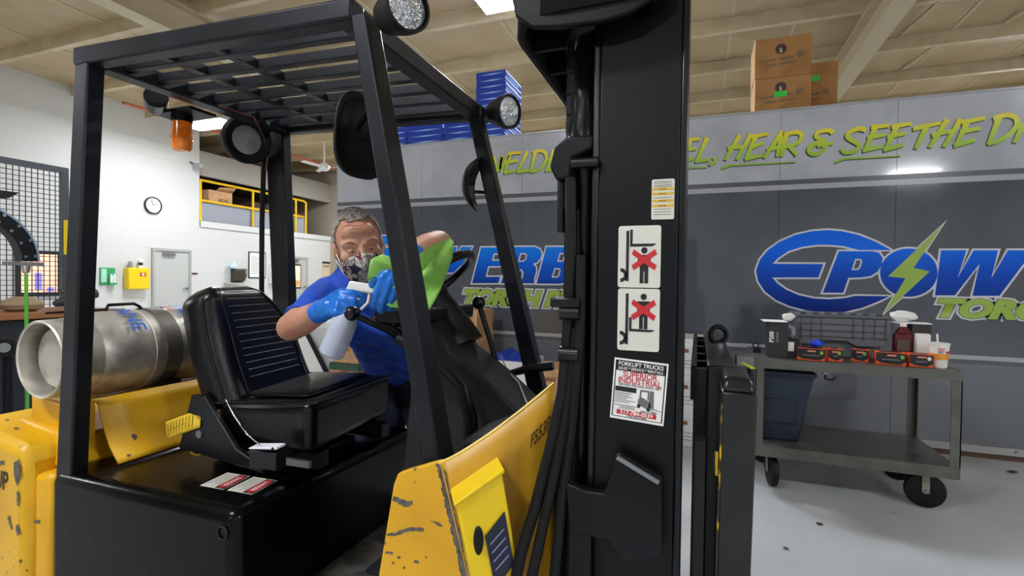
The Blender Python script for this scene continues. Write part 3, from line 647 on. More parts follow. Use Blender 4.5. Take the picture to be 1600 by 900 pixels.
def blue_box(label, x0, x1, y0, y1, z0, z1):
    t = thing('blue_carton', label, 'box', ((x0 + x1) / 2, (y0 + y1) / 2, z0), 'flat blue cartons on the trailer roof')
    bx('carton_body', BBOX, t, x0, x1, y0, y1, z0, z1)
    zc = (z0 + z1) / 2; h = (z1 - z0)
    pz = [(x0 + .03, zc), (x0 + (x1 - x0) * .55, zc + h * .14), (x1 - .01, zc + .004), (x0 + (x1 - x0) * .55, zc - h * .12)]
    poly_mesh('beam_print', [pz], BBEAM, t, lambda a, b: (a, y0 - .0012, b))
    bx('side_edge', BEDGE, t, x1, x1 + .0015, y0 + .005, y1 - .005, z1 - h * .34, z1 - h * .05)
    bx('side_edge', BBEAM, t, x1, x1 + .0012, y0 + .02, y1 - .1, z0 + h * .1, z0 + h * .3)
    return t
names = ['leftmost column', 'second column', 'third column', 'tall column']
for ci, (x0, x1, n, y0, y1) in enumerate(((-3.42, -3.2, 4, 5.0, 5.4), (-3.185, -2.74, 4, 5.0, 5.4), (-2.71, -2.36, 4, 5.0, 5.4), (-2.32, -1.98, 11, 5.0, 5.5))):
    for k in range(n):
        blue_box('flat blue carton in the %s on the trailer, %s' % (names[ci], ['bottom one', 'second up', 'third up', 'fourth up', 'fifth up', 'sixth up', 'seventh up', 'eighth up', 'ninth up', 'tenth up', 'eleventh up'][k]),
                 x0 + .004 * (k % 2), x1 + .004 * (k % 3), y0, y1, 2.873 + .066 * k, 2.873 + .066 * k + .064)

# ------------------------------------------------------------------ steel cart with its goods
CARTM = mat('grey cart steel', '#62625c', .38, metal=.3, c2='#56564f', scale=5)
ct = thing('utility_cart', 'grey steel two-shelf utility cart on black wheels', 'cart', (.9, 3.9, 0))
CX0, CX1, CY0, CY1, CZ = .36, 1.44, 3.6, 4.25, .855
def tray(name, z, lip):
    m = MB().box(CX0, CX1, CY0, CY1, z - .012, z)
    m.box(CX0, CX1, CY0, CY0 + .006, z - lip, z - .012).box(CX0, CX1, CY1 - .006, CY1, z - lip, z - .012).box(CX0, CX0 + .006, CY0 + .006, CY1 - .006, z - lip, z - .012).box(CX1 - .006, CX1, CY0 + .006, CY1 - .006, z - lip, z - .012)
    return m.build(name, CARTM, ct)
tray('top_shelf', CZ, .06); tray('lower_shelf', .29, .07)
for x in (CX0, CX1 - .05):
    for y in (CY0, CY1 - .05):
        xx, yy2 = (x, y)
        m = MB().box(xx if x == CX0 else CX1 - .006, xx + .006 if x == CX0 else CX1, y, y + .05, .2905, CZ - .0605).box(x, x + .05, y if y == CY0 else CY1 - .006, y + .006 if y == CY0 else CY1, .2905, CZ - .0605)
        m.build('leg', CARTM, ct)
for (x, y, a) in ((CX0 + .12, CY0 + .1, 82), (CX1 - .13, CY0 + .1, 10), (CX0 + .12, CY1 - .1, 20), (CX1 - .13, CY1 - .1, 30)):
    ax = Vector((math.sin(R(a)), math.cos(R(a)), 0)); c = Vector((x, y, .105))
    cs = MB().obox((x, y, .216), (1, 0, 0), (0, 1, 0), (0, 0, 1), .05, .05, .006).build('caster', STEEL, ct)
    MB().lathe([(.03, -.022), (.085, -.024), (.1, -.018), (.105, 0), (.1, .018), (.085, .024), (.03, .022)], c, ax, 28).build('wheel', RUBBER, cs)
    for s in (-1, 1): MB().obox(c + ax * s * .032 + Vector((0, 0, .05)), ax, ax.cross(Vector((0, 0, 1))), (0, 0, 1), .003, .018, .058).build('caster_fork', mat('cream fork', '#8d8b7c', .4), cs)
    MB().cyl(c - ax * .04, c + ax * .04, .012, 10).build('axle', STEEL, cs)
TOTE = mat('grey tote plastic', '#63666a', .5)
z = CZ + .001
t = thing('storage_tote', 'grey ribbed plastic storage tote on the cart', 'tote', (.9, 4.0, z))
MB().hexa([(.68, 3.92, z), (1.12, 3.92, z), (1.12, 4.2, z), (.68, 4.2, z)], [(.655, 3.89, z + .27), (1.145, 3.89, z + .27), (1.145, 4.22, z + .27), (.655, 4.22, z + .27)]).build('tote_body', TOTE, t, bevel=.006)
bx('tote_rim', TOTE, t, .637, 1.163, 3.875, 4.235, z + .262, z + .288, bevel=.004)
MB().prism([(.637, z + .262), (1.163, z + .262), (1.163, z + .125), (1.10, z + .085), (.98, z + .085), (.93, z + .115), (.77, z + .115), (.72, z + .085), (.637, z + .085)], 'Y', 3.872, 3.886).build('front_panel', TOTE, t)
TRIB = mat('dark tote rib', '#4c4e51', .5)
for zz in (.268, .222, .178, .138): bx('rib', TRIB, t, .64, 1.16, 3.862, 3.872, z + zz, z + zz + .004)
for k in range(9):
    if k not in (3, 4): bx('rib', TRIB, t, .66 + .06 * k, .664 + .06 * k, 3.864, 3.872, z + .12, z + .26)
for k in range(7): bx('lid_clip', mat('dark tote clip', '#3f4041', .5), t, .66 + .072 * k, .69 + .072 * k, 3.866, 3.9, z + .288, z + .298)
DKB = mat('dark brown box print', '#2d2927', .5)
t = thing('black_product_box', 'dark box marked P200 at the left end of the cart', 'box', (.46, 3.8, z))
bx('carton_body', DKB, t, .442, .555, 3.7, 3.85, z, z + .235)
text('lettering', 'P200', PAPER, t, (.462, 3.6985, z + .135), (0, 0, 1), (-1, 0, 0), .036, off=.0012)
bx('print_bar', mat('grey print bar', '#6d6a66', .6), t, .488, .502, 3.698, 3.699, z + .10, z + .17)
bx('carton_lid', PAPER, t, .41, .55, 3.68, 3.86, z + .236, z + .240)
t = thing('charger_box', 'small black box with a white spec label beside the tote', 'box', (.57, 3.78, z))
bx('carton_body', mat('black carton', '#161617', .5), t, .557, .632, 3.72, 3.82, z, z + .12)
bx('spec_label', PAPER, t, .562, .597, 3.718, 3.719, z + .045, z + .105)
def crumple(name, label, cat, c, r, m, seed, n=4):
    rnd = random.Random(seed); mb = MB(); mb.ell((0, 0, 0), 1, 1, 1, 22, 14)
    ph = [(rnd.uniform(2, 6), Vector((rnd.uniform(-1, 1), rnd.uniform(-1, 1), rnd.uniform(-1, 1))), rnd.uniform(0, 6)) for _ in range(7)]
    v = []
    for p in mb.v:
        k = 1 + sum(.09 * math.sin(a * p.dot(d) + q) for a, d, q in ph)
        v.append(Vector((c[0] + p.x * r[0] * k, c[1] + p.y * r[1] * k, c[2] + p.z * r[2] * k)))
    lo = min(q.z for q in v); base = c[2] - r[2]
    mb.v = [Vector((q.x, q.y, q.z + base - lo)) for q in v]
    return tag(mb.build(name, m, None, smooth=25), label, cat)
crumple('tissue_clump', 'white crumpled tissue on the box marked P200', 'tissue', (.565, 3.76, z + .241 + .03), (.05, .05, .03), PAPER, 3)
crumple('clear_wrap', 'clear crumpled plastic beside the grey tote', 'plastic wrap', (.585, 3.79, z + .122 + .05), (.03, .04, .05), mat('clear film', '#9a9ca0', .25, alpha=.6), 9)
ORB = mat('orange carton print', '#e2571c', .5); BKB = mat('black carton print', '#18161a', .45)
def glove_box(label, x, y, w, rot, dot):
    d = Vector((math.cos(R(rot)), math.sin(R(rot)), 0)); s = Vector((-d.y, d.x, 0)); c = Vector((x, y, z))
    t = thing('glove_box', label, 'box', c, 'orange and black glove boxes on the cart')
    MB().obox(c + Vector((0, 0, .0385)), d, s, (0, 0, 1), w / 2, .045, .0385).build('carton_body', ORB, t, bevel=.002)
    fn = lambda a, b: c + d * a - s * .0462 + Vector((0, 0, b * 1.2))
    h = w / 2
    poly_mesh('black_print', [[(-h, .02), (-h + .03, .008), (h - .03, .004), (h, .02), (h, .062), (-h, .062)]], BKB, t, fn)
    fn2 = lambda a, b: c + d * a - s * .0468 + Vector((0, 0, b * 1.2))
    poly_mesh('brand_mark', [[(-.02, .046), (.025, .046), (.025, .054), (-.02, .054)]], mat('pale red print', '#e08a70', .5), t, fn2)
    poly_mesh('print_line', [[(-h + .03, .026), (h - .03, .026), (h - .03, .03), (-h + .03, .03)]], mat('grey box print', '#8a8688', .5), t, fn2)
    q = [(h - .02 + .01 * math.cos(k * .52), .044 + .01 * math.sin(k * .52)) for k in range(12)]
    poly_mesh('round_seal', [q], mat('seal ' + dot, dot, .5), t, fn2)
    poly_mesh('top_print', [[(-h + .02, -.03), (h - .02, -.03), (h - .02, .03), (-h + .02, .03)]], BKB, t, lambda a, b: c + d * a + s * b + Vector((0, 0, .0778)))
    return t
glove_box('orange and black glove box under the blue glove', .69, 3.70, .155, -9, '#8ab04a')
glove_box('small orange and black glove box right of the blue glove', .825, 3.725, .08, -2, '#8ab04a')
glove_box('leftmost of the three orange and black boxes near the cup', .985, 3.775, .09, -22, '#6fb04a')
glove_box('middle one of the three orange and black boxes near the cup', 1.118, 3.705, .15, -9, '#6fb04a')
glove_box('rightmost orange and black box with a white seal near the cup', 1.262, 3.695, .115, -4, '#e6e6e2')
crumple('blue_glove', 'crumpled bright blue glove on the left glove box', 'glove', (.725, 3.71, z + .0785 + .022), (.042, .035, .022), mat('blue nitrile bright', '#1446d8', .35), 5)
REDL = mat('red liquid', '#5e1418', .25)
t = thing('cleaner_jug', 'red liquid jug with a grey label between tote and carton', 'jug', (1.24, 3.9, z))
bx('jug_body', REDL, t, 1.185, 1.285, 3.84, 3.90, z, z + .185, bevel=.012)
MB().hexa([(1.195, 3.845, z + .185), (1.275, 3.845, z + .185), (1.275, 3.895, z + .185), (1.195, 3.895, z + .185)], [(1.22, 3.86, z + .225), (1.25, 3.86, z + .225), (1.25, 3.88, z + .225), (1.22, 3.88, z + .225)]).build('jug_shoulder', REDL, t)
MB().cyl((1.235, 3.87, z + .225), (1.235, 3.87, z + .25), .018).build('cap', PAPER, t)
bx('jug_label', mat('grey jug label', '#5b4f4d', .5), t, 1.195, 1.262, 3.837, 3.84, z + .07, z + .14)
t = thing('tall_dark_carton', 'dark carton with a white rim behind the jug', 'box', (1.35, 3.97, z))
bx('carton_body', DKB, t, 1.30, 1.40, 3.92, 4.03, z, z + .24)
bx('carton_rim', PAPER, t, 1.22, 1.402, 3.918, 4.032, z + .2405, z + .247)
crumple('tissue_tuft', 'white tissue pulled out above the dark carton', 'tissue', (1.255, 3.97, z + .2475 + .035), (.075, .04, .035), PAPER, 12)
t = thing('white_carton', 'plain tall white carton left of the drink cup', 'box', (1.30, 3.78, z))
bx('carton_body', PAPER, t, 1.282, 1.352, 3.79, 3.835, z, z + .185, bevel=.002)
bx('carton_flap', PAPER, t, 1.284, 1.350, 3.792, 3.833, z + .1855, z + .188)
t = thing('drink_cup', 'white paper cup with orange band and straw on the cart', 'cup', (1.362, 3.70, z))
c = Vector((1.362, 3.70, z))
MB().lathe([(.0, 0), (.037, 0), (.038, .005), (.048, .135), (.051, .137), (.051, .143), (.047, .143), (.037, .008), (0, .008)], c).build('cup_body', PAPER, t)
MB().lathe([(.0415, .05), (.0455, .05), (.0455, .05), (.0462, .085), (.0415, .085)], c).build('orange_band', mat('orange cup print', '#e8962a', .5), t)
for (a, b, w2, h2, mm) in ((-.02, .115, .04, .005, REDI), (-.02, .103, .034, .005, REDI), (-.02, .092, .03, .004, INK), (.018, .095, .014, .014, REDI)):
    MB().box(c.x + a, c.x + a + w2 * .8, c.y - .0475, c.y - .042, z + b - h2 / 2, z + b + h2 / 2).build('cup_print', mm, t)
MB().tube([c + Vector((.0, 0, .02)), c + Vector((-.012, 0, .2))], .005, 8).build('straw', PAPER, t)
MB().lathe([(.0, .138), (.05, .138), (.052, .147), (.0, .15)], c).build('cup_lid', mat('frosted lid', '#d9dadb', .3), t)
t = thing('adapter', 'small black device on the cart left corner', 'device', (.375, 3.72, z))
bx('device_body', mat('black device', '#1b1c20', .4), t, .37, .42, 3.9, 3.96, z, z + .035, bevel=.004)
MB().torus((.39, 3.93, z + .05), (0, 1, 0), .018, .004, 20, 6).build('device_loop', RUBBER, t)
NB = mat('dark blue bin plastic', '#1d2a3c', .5)
t = thing('blue_bin', 'dark blue plastic bin on the lower cart shelf', 'bin', (.6, 3.95, .292))
MB().hexa([(.40, 3.76, .292), (.64, 3.76, .292), (.64, 4.1, .292), (.40, 4.1, .292)], [(.38, 3.7, .77), (.72, 3.7, .77), (.72, 4.15, .77), (.38, 4.15, .77)]).build('bin_body', NB, t, bevel=.01)
bx('bin_rim', NB, t, .372, .728, 3.69, 4.16, .735, .765, bevel=.005)
bx('bin_panel', mat('bin recess', '#151f2e', .5), t, .42, .62, 3.716, 3.74, .42, .58, bevel=.005)
t = thing('spring_clamp', 'black hook clamp hanging under the cart top', 'clamp', (.78, 3.63, .74))
MB().tube([(.76, 3.63, .794), (.76, 3.63, .75), (.79, 3.62, .745), (.815, 3.62, .765)], .008, 8).build('hook', RUBBER, t)
bx('clamp_pad', STEEL, t, .745, .772, 3.612, 3.645, .778, .794)

# ------------------------------------------------------------------ boxes between forklift and trailer
BKW = mat('white bankers box', '#e4e2e0', .6)
def bankers(label, x0, x1, y0, y1, z0, h, m, lidm=None, group='bankers boxes in front of the trailer'):
    t = thing('bankers_box', label, 'box', ((x0 + x1) / 2, (y0 + y1) / 2, z0), group)
    bx('carton_body', m, t, x0, x1, y0, y1, z0, z0 + h - .001, bevel=.002)
    bx('carton_lid', lidm or m, t, x0 - .008, x1 + .008, y0 - .008, y1 + .008, z0 + h - .07, z0 + h - .0005, bevel=.002)
    c = (x0 + x1) / 2
    MB().box(c - .045, c + .045, y0 - .0095, y0 - .004, z0 + h * .62, z0 + h * .62 + .028).build('hand_hole', mat('hand hole dark', '#8a5a34', .8), t)
    for k in range(3): bx('print_line', mat('light grey print', '#8f8c88', .7), t, x0 + .03, x1 - .05, y0 - .001, y0 - .0005, z0 + h * (.18 + .1 * k), z0 + h * (.18 + .1 * k) + .006)
    return t
for k, w in enumerate(('bottom', 'second', 'top')):
    bankers('white bankers box seen between mast and carriage, %s of its stack' % w, -.28, .06, 4.3, 4.72, .001 + .295 * k, .294, BKW)
for k, w in enumerate(('bottom', 'second', 'third', 'top')):
    bankers('brown bankers box left of the tall lever, %s of its stack' % w, -2.28, -1.96, 4.3, 4.7, .001 + .263 * k, .262, CARDL)
for k, w in enumerate(('bottom', 'upper')):
    bankers('white bankers box under the blue cloth, %s one' % w, -1.88, -1.42, 4.25, 4.7, .001 + .30 * k, .299, BKW)
for k, w in enumerate(('bottom', 'upper')):
    bankers('brown bankers box right of the blue cloth, %s one' % w, -1.38, -1.02, 4.2, 4.6, .001 + .285 * k, .284, CARDL)
GLID = mat('dark green lid', '#33523f', .6)
for k, w in enumerate(('bottom', 'top')):
    bankers('box with a green lid beside the man, %s of its stack' % w, -3.5, -3.15, 4.1, 4.5, .001 + .24 * k, .239, CARDL, GLID if k else None)
bankers('brown box topping the stack with the green lid', -3.47, -3.17, 4.12, 4.5, .482, .20, CARDL)
def clo(a, b):
    x = -1.86 + .42 * a; y = 4.27 + .38 * b
    e = min(1, 8 * min(a, 1 - a, b, 1 - b))
    return Vector((x + .01 * math.sin(9 * b), y, .603 + e * (.035 + .03 * math.sin(7 * a + 3 * b) * math.sin(5 * b + 1) + .012 * math.sin(23 * a))))
tag(MB().grid(clo, 28, 20).build('blue_cloth', mat('blue cloth', '#1c3ba8', .7), None, solid=.003), 'rumpled blue cloth on the white bankers boxes', 'cloth')
# white board leaning on a white cabinet behind the seat
t = thing('white_cabinet', 'white metal cabinet behind the seat backrest', 'cabinet', (-4.2, 4.5, 0))
bx('cabinet_body', mat('white enamel', '#dcdedf', .35), t, -4.75, -3.62, 4.35, 4.85, .01, .80, bevel=.01)
for x in (-4.38, -4.0): bx('door_joint', mat('grey joint', '#8f9294', .5), t, x, x + .006, 4.348, 4.351, .05, .78)
t = thing('black_framed_board', 'white board with a black frame leaning by the cabinet', 'board', (-4.0, 4.2, 0))
fnb = lambda a, b: Vector((a, 4.22 + .1 * (b - .3), b))
poly_mesh('board_face', [[(-4.35, .32), (-3.64, .32), (-3.98, .76), (-4.35, .76)]], PAPER, t, lambda a, b: fnb(a, b))
MB().bar(fnb(-4.35, .31), fnb(-3.62, .31), .04, .045).build('frame_bar', INK, t)
MB().bar(fnb(-3.63, .31), fnb(-3.98, .77), .035, .03).build('frame_bar', INK, t)
MB().bar((-4.3, 4.22, 0), (-4.3, 4.25, .31), .02, .02, (0, 1, 0)).build('stand_leg', INK, t)
MB().bar((-3.75, 4.22, 0), (-3.75, 4.25, .31), .02, .02, (0, 1, 0)).build('stand_leg', INK, t)

# ------------------------------------------------------------------ the forklift
fk = thing('forklift', 'yellow and black forklift with an open overhead guard', 'forklift', (-1.1, 1.44, 0))
GC = [Vector((-1.80, .974, 0)), Vector((-.821, 1.026, 0)), Vector((-.826, 1.864, 0)), Vector((-1.775, 1.775, 0))]
GW, GL = .82, .965
def G(a, b, z):                                    # guard frame: a forward, b across from its near rear corner (metres)
    u, v = a / GL, b / GW; p = GC[0].lerp(GC[1], u).lerp(GC[3].lerp(GC[2], u), v); return Vector((p.x, p.y, z))
def gz(a): return 2.045
def gbar(a0, a1, b0, b1, h, drop=0.0):
    lo = [G(a0, b0, gz(a0) - h - drop), G(a1, b0, gz(a1) - h - drop), G(a1, b1, gz(a1) - h - drop), G(a0, b1, gz(a0) - h - drop)]
    hi = [G(a0, b0, gz(a0) - drop), G(a1, b0, gz(a1) - drop), G(a1, b1, gz(a1) - drop), G(a0, b1, gz(a0) - drop)]
    return MB().hexa(lo, hi)
og = gbar(-.015, GL + .005, -.005, .05, .055).build('overhead_guard', GUARD, fk, bevel=.008)
gbar(-.015, GL + .005, GW - .045, GW + .005, .055).build('side_rail', GUARD, og, bevel=.008)
gbar(-.01, .055, .05, GW - .045, .055).build('cross_rail', GUARD, og, bevel=.006)
gbar(GL - .06, GL, .05, GW - .045, .055).build('cross_rail', GUARD, og, bevel=.006)
NS = 7
for q in range(NS):
    b = .05 + (GW - .095) * (q + .62) / NS
    gbar(.055, GL - .06, b - .014, b + .014, .032, .008).build('slat', GUARD, og, bevel=.003)
for a in (.255, .455):
    for q in range(NS):
        b0 = .05 + (GW - .095) * (q - 1 + .62) / NS + .014; b1 = .05 + (GW - .095) * (q + .62) / NS - .014
        gbar(a - .016, a + .016, max(b0, .05), b1, .030, .008).build('spacer_block', GUARD, og, bevel=.002)
def post(top, bot, wx0, wx1, wy, wyb=None, px=0):
    (x0, y0, z0), (x1, y1, z1) = bot, top
    return MB().hexa([(x0, y0, z0), (x0 + wx0, y0, z0), (x0 + wx0, y0 + (wyb or wy), z0), (x0, y0 + (wyb or wy), z0)], [(x1, y1, z1), (x1 + wx1, y1, z1), (x1 + wx1, y1 + wy, z1), (x1, y1 + wy, z1)])
post((-1.815, .974, 2.0), (-1.962, .985, .35), .080, .062, .052).build('post', GUARD, og, bevel=.007)
post((-.821, 1.022, 2.0), (-.515, .98, .62), .048, .046, .062, .075).build('post', GUARD, og, bevel=.006)
post((-.878, 1.81, 2.0), (-.532, 1.81, .62), .07, .053, .055).build('post', GUARD, og, bevel=.006)
post((-1.842, 1.722, 2.0), (-1.755, 1.735, .35), .092, .10, .05).build('post', GUARD, og, bevel=.006)
# wiring harness on the far rear post
MB().tube([G(.12, .55, 1.985), G(.07, .66, 1.978), (-1.80, 1.68, 1.955), (-1.835, 1.71, 1.88), (-1.85, 1.715, 1.6), (-1.85, 1.715, 1.2), (-1.86, 1.715, .8)], .011, 8).build('wiring_harness', RUBBER, fk)
MB().tube([G(.1, .40, 1.984), G(.11, .54, 1.984), (-1.78, 1.66, 1.95), (-1.80, 1.70, 1.87)], .004, 6).build('wire', mat('brown wire', '#6a3a30', .5), fk)
MB().tube([(-1.79, 1.67, 1.95), (-1.80, 1.70, 1.88), (-1.815, 1.705, 1.82)], .005, 6).build('wire', mat('brown wire', '#6a3a30', .5), fk)

# --- hood, chassis, counterweight
def rbox_prism(name, prof, y0, y1, m, bevel, parent=fk): return MB().prism(prof, 'Y', y0, y1).build(name, m, parent, bevel=bevel)
hood = MB().hexa([(-1.93, .962, .25), (-1.13, .975, .25), (-1.11, 1.84, .25), (-1.93, 1.84, .25)], [(-1.93, .965, .715), (-1.15, .982, .715), (-1.12, 1.84, .715), (-1.93, 1.84, .715)]).build('hood', HOODM, fk, bevel=.035)
hood.modifiers['bevel'].segments = 4
MB().torus((-1.19, .977, .655), (0, 1, 0), .018, .003, 20, 6).build('hood_latch_ring', BLACKG, hood)
bx('hood_hinge_pad', RUBBER, hood, -1.52, -1.24, 1.28, 1.6, .714, .735, bevel=.006)
bx('chassis', BLACK, fk, -2.0, -.3, 1.06, 1.86, .16, .37, bevel=.02)
PLATE = mat('diamond floor plate', '#6f6a64', .42, metal=.4, c2='#57534e', scale=20)
fp = bx('floor_plate', PLATE, fk, -1.14, -.56, 1.0, 1.88, .37, .40)
for i in range(16):
    for j in range(22):
        if i % 2 == j % 2: continue
        x, y = -1.10 + .034 * i, 1.02 + .038 * j; s = 1 if (i // 2 + j // 2) % 2 else -1
        if x < -.62 and y < 1.7:
            MB().bar((x - .009, y - .009 * s, .4015), (x + .009, y + .009 * s, .4015), .006, .003).build('tread_bar', PLATE, fp, smooth=0)
cw = MB().prism([(-2.62, .25), (-2.012, .25), (-2.012, .765), (-2.045, .79), (-2.35, .835), (-2.62, .78)], 'Y', .94, 1.94).build('counterweight', YELC, fk, bevel=.03)
bx('counterweight_base', BLACK, fk, -2.6, -1.99, 1.0, 1.88, .12, .25)
text('stencil', 'UP', INK, cw, (-2.135, .9385, .665), (1, 0, 0), (0, 0, 1), .085, off=.002, shear=.1, sx=.7)
def patch(name, pts, m, par, fn, jag=0.0, seed=1):
    rnd = random.Random(seed); L = []
    for i in range(len(pts)):
        p, q = Vector(pts[i]), Vector(pts[(i + 1) % len(pts)]); n = max(1, int((q - p).length / .006)) if jag else 1
        for k in range(n):
            r = p + (q - p) * (k / n); L.append((r.x + rnd.uniform(-jag, jag), r.y + rnd.uniform(-jag, jag)))
    return poly_mesh(name, [L], m, par, fn)
cwf = lambda a, b: (a - .026, .9388, b)
for i, pp in enumerate(([(-2.04, .735), (-2.01, .75), (-2.0, .70), (-2.02, .66), (-2.035, .69)], [(-2.02, .645), (-2.008, .645), (-2.01, .60), (-2.02, .6)], [(-2.03, .53), (-2.015, .54), (-2.005, .51), (-2.02, .5)], [(-2.12, .73), (-2.09, .735), (-2.095, .72), (-2.12, .715)], [(-2.075, .55), (-2.062, .56), (-2.045, .515), (-2.055, .512)])):
    patch('paint_chip', pp, BARE, cw, cwf, .003, i)
pnl = MB().hexa([(-2.011, .958, .25), (-1.932, .970, .25), (-1.932, 1.83, .25), (-2.011, 1.83, .25)], [(-2.011, .962, .70), (-1.932, .974, .70), (-1.932, 1.83, .70), (-2.011, 1.83, .70)]).build('side_panel', YEL, fk, bevel=.02)
patch('paint_chip', [(-2.0, .55), (-1.975, .552), (-1.975, .543), (-2.0, .54)], BARE, pnl, lambda a, b: (a, .9585 + (a + 2.011) * .15, b), .002, 4)
# tank shelf and saddle
MB().hexa([(-2.30, 1.02, .70), (-1.93, 1.02, .70), (-1.93, 1.88, .70), (-2.30, 1.88, .70)], [(-2.26, 1.04, .835), (-1.96, 1.04, .80), (-1.96, 1.88, .80), (-2.26, 1.88, .835)]).build('tank_shelf', YEL, fk, bevel=.012)
sp = [(-2.225, .92), (-2.14, .905), (-2.05, .90), (-1.96, .905), (-1.90, .925)]
m = MB()
for (ya, yb) in ((1.06, 1.16),):
    m.prism([(-2.22, .80), (-1.9, .80), (-1.9, .93), (-1.96, .905), (-2.05, .897), (-2.14, .905), (-2.22, .93)], 'Y', ya, ya + .02)
m.build('saddle_rib', YEL, fk, bevel=.004)
# bent saddle plate between tank and seat
def sad(a, b):
    y = 1.075 + .70 * a
    prof = [(-2.17, .905), (-2.05, .898), (-1.93, .915), (-1.895, .925), (-1.875, .905), (-1.86, .86), (-1.82, .78), (-1.775, .725)]
    t = b * (len(prof) - 1); i = min(int(t), len(prof) - 2); f = t - i
    return Vector((prof[i][0] + (prof[i + 1][0] - prof[i][0]) * f, y, prof[i][1] + (prof[i + 1][1] - prof[i][1]) * f))
MB().grid(sad, 6, 28).build('saddle_plate', YEL, fk, solid=.008)
# decals on the hood
STK = mat('sticker print grey', '#8b8984', .6)
hz = .7165
def hoodpt(u, v, dz=0):                             # sticker frame: u along forklift, v across
    o = Vector((-1.405, 1.172, hz + dz)); e1 = Vector((.2, .012, 0)); e2 = Vector((.012, -.105, 0)); return o + e1 * u + e2 * v
for k in (0, 1):
    u0, u1 = (.0, .46) if k == 0 else (.52, .98)
    st = poly_mesh('danger_sticker', [[(u0, 0), (u1, 0), (u1, 1), (u0, 1)]], CREAM, hood, lambda a, b: hoodpt(a, b, .0012))
    um = u0 + (u1 - u0) * .58
    poly_mesh('black_band', [[(um, .03), (u1 - .01, .03), (u1 - .01, .97), (um, .97)]], INK, st, lambda a, b: hoodpt(a, b, .0016))
    oval = []
    for q in range(24):
        an = q * math.pi / 12; cxo, cyo = (um + u1 - .01) / 2, .5
        oval.append((cxo + (.07) * math.cos(an), cyo + (.30 if math.sin(an) > 0 else -.30) * min(1, abs(math.sin(an)) * 3) + .14 * math.sin(an)))
    poly_mesh('red_oval', [oval], REDI, st, lambda a, b: hoodpt(a, b, .0020))
    text('lettering', 'DANGER', PAPER, st, hoodpt((um + u1 - .01) / 2, .5, .0024), (hoodpt(0, 0) - hoodpt(0, 1)) * -1, (hoodpt(1, 0) - hoodpt(0, 0)) * 1, .021, off=.0003, sx=.78)
    mm = MB()
    for q in range(5):
        uu = u0 + .04 + .045 * q
        mm.hexa([hoodpt(uu, .08, .0013), hoodpt(uu + .014, .08, .0013), hoodpt(uu + .014, .9 - .1 * (q % 3), .0013), hoodpt(uu, .9 - .1 * (q % 3), .0013)], [hoodpt(uu, .08, .0016), hoodpt(uu + .014, .08, .0016), hoodpt(uu + .014, .9 - .1 * (q % 3), .0016), hoodpt(uu, .9 - .1 * (q % 3), .0016)])
    mm.build('print_lines', STK, st, smooth=0)

# --- seat
st = thing_dummy = None
cush = MB().hexa([(-1.50, 1.205, .80), (-1.10, 1.205, .80), (-1.145, 1.69, .80), (-1.55, 1.69, .80)], [(-1.50, 1.20, .925), (-1.092, 1.195, .968), (-1.14, 1.70, .965), (-1.55, 1.70, .945)]).build('seat', VINYL, fk, bevel=.035)
cush.modifiers['bevel'].segments = 4
MB().tube([(-1.49, 1.193, .928), (-1.30, 1.187, .95), (-1.12, 1.19, .964), (-1.088, 1.215, .965), (-1.105, 1.45, .966), (-1.135, 1.685, .962)], .005, 8).build('piping', BLACKG, cush)
MB().hexa([(-1.44, 1.25, .972 - .03), (-1.15, 1.25, .985 - .018), (-1.19, 1.64, .985 - .018), (-1.48, 1.64, .965 - .02)], [(-1.42, 1.27, .955), (-1.17, 1.27, .978), (-1.21, 1.62, .978), (-1.46, 1.62, .962)]).build('seat_insert', VINYL, cush, bevel=.01)
# backrest: rounded shell lofted in the seat plane
bu = Vector((-.30, 0, .955)).normalized(); bs = Vector((-.12, 1, 0)).normalized(); bn = bu.cross(bs)    # up, across, normal
if bn.x < 0: bn = -bn
bo = Vector((-1.50, 1.205, .90))
def back_w(v):                                       # inset of far and near side toward the top
    n_in = .0 if v < .85 else .06 * ((v - .85) / .15) ** 2.2
    f_in = .02 + .02 * v + (.22 * max(0, (v - .45) / .55) ** 2.0)
    return n_in, f_in
def backpt(u, v, d):
    n_in, f_in = back_w(v); wv = .49
    y = n_in + (wv - n_in - f_in) * u
    edge = min(u, 1 - u, (1 - v) * 1.2); puff = .045 * (1 - max(0, 1 - edge / .14) ** 2)
    cur = .02 * math.sin(math.pi * v)
    return bo + bu * (.42 * v) + bs * y + bn * (d * puff + .03 * d - cur)
m = MB()
nu, nv = 24, 24
m.grid(lambda a, b: backpt(a, b, 1), nu, nv); m.grid(lambda a, b: backpt(1 - a, b, -1), nu, nv)
for (fn1, fn2, nn) in ((lambda t: backpt(0, t, 1), lambda t: backpt(0, t, -1), nv), (lambda t: backpt(1, t, -1), lambda t: backpt(1, t, 1), nv), (lambda t: backpt(t, 1, 1), lambda t: backpt(t, 1, -1), nu), (lambda t: backpt(t, 0, -1), lambda t: backpt(t, 0, 1), nu)):
    m.grid(lambda a, b, fn1=fn1, fn2=fn2: fn1(a) * (1 - b) + fn2(a) * b, nn, 1)
back = m.build('backrest', VINYL, fk, smooth=60)
bm = bmesh.new(); bm.from_mesh(back.data); bmesh.ops.remove_doubles(bm, verts=bm.verts, dist=.0004); bmesh.ops.recalc_face_normals(bm, faces=bm.faces); bm.to_mesh(back.data); bm.free()
LINE = mat('pale stitched groove', '#8e9094', .35)
for k in range(13):
    v = .93 - .062 * k
    pts = [backpt(.24 + (.80 - .24) * q / 10, v + .0, 1) + bn * .0005 for q in range(11)]
    MB().tube(pts, .0011, 6).build('stitched_line', LINE, back)
for side in (.17, .85):
    MB().tube([backpt(side, .05 + .92 * q / 14, 1) + bn * .001 for q in range(15)], .003, 6).build('piping', BLACKG, back)
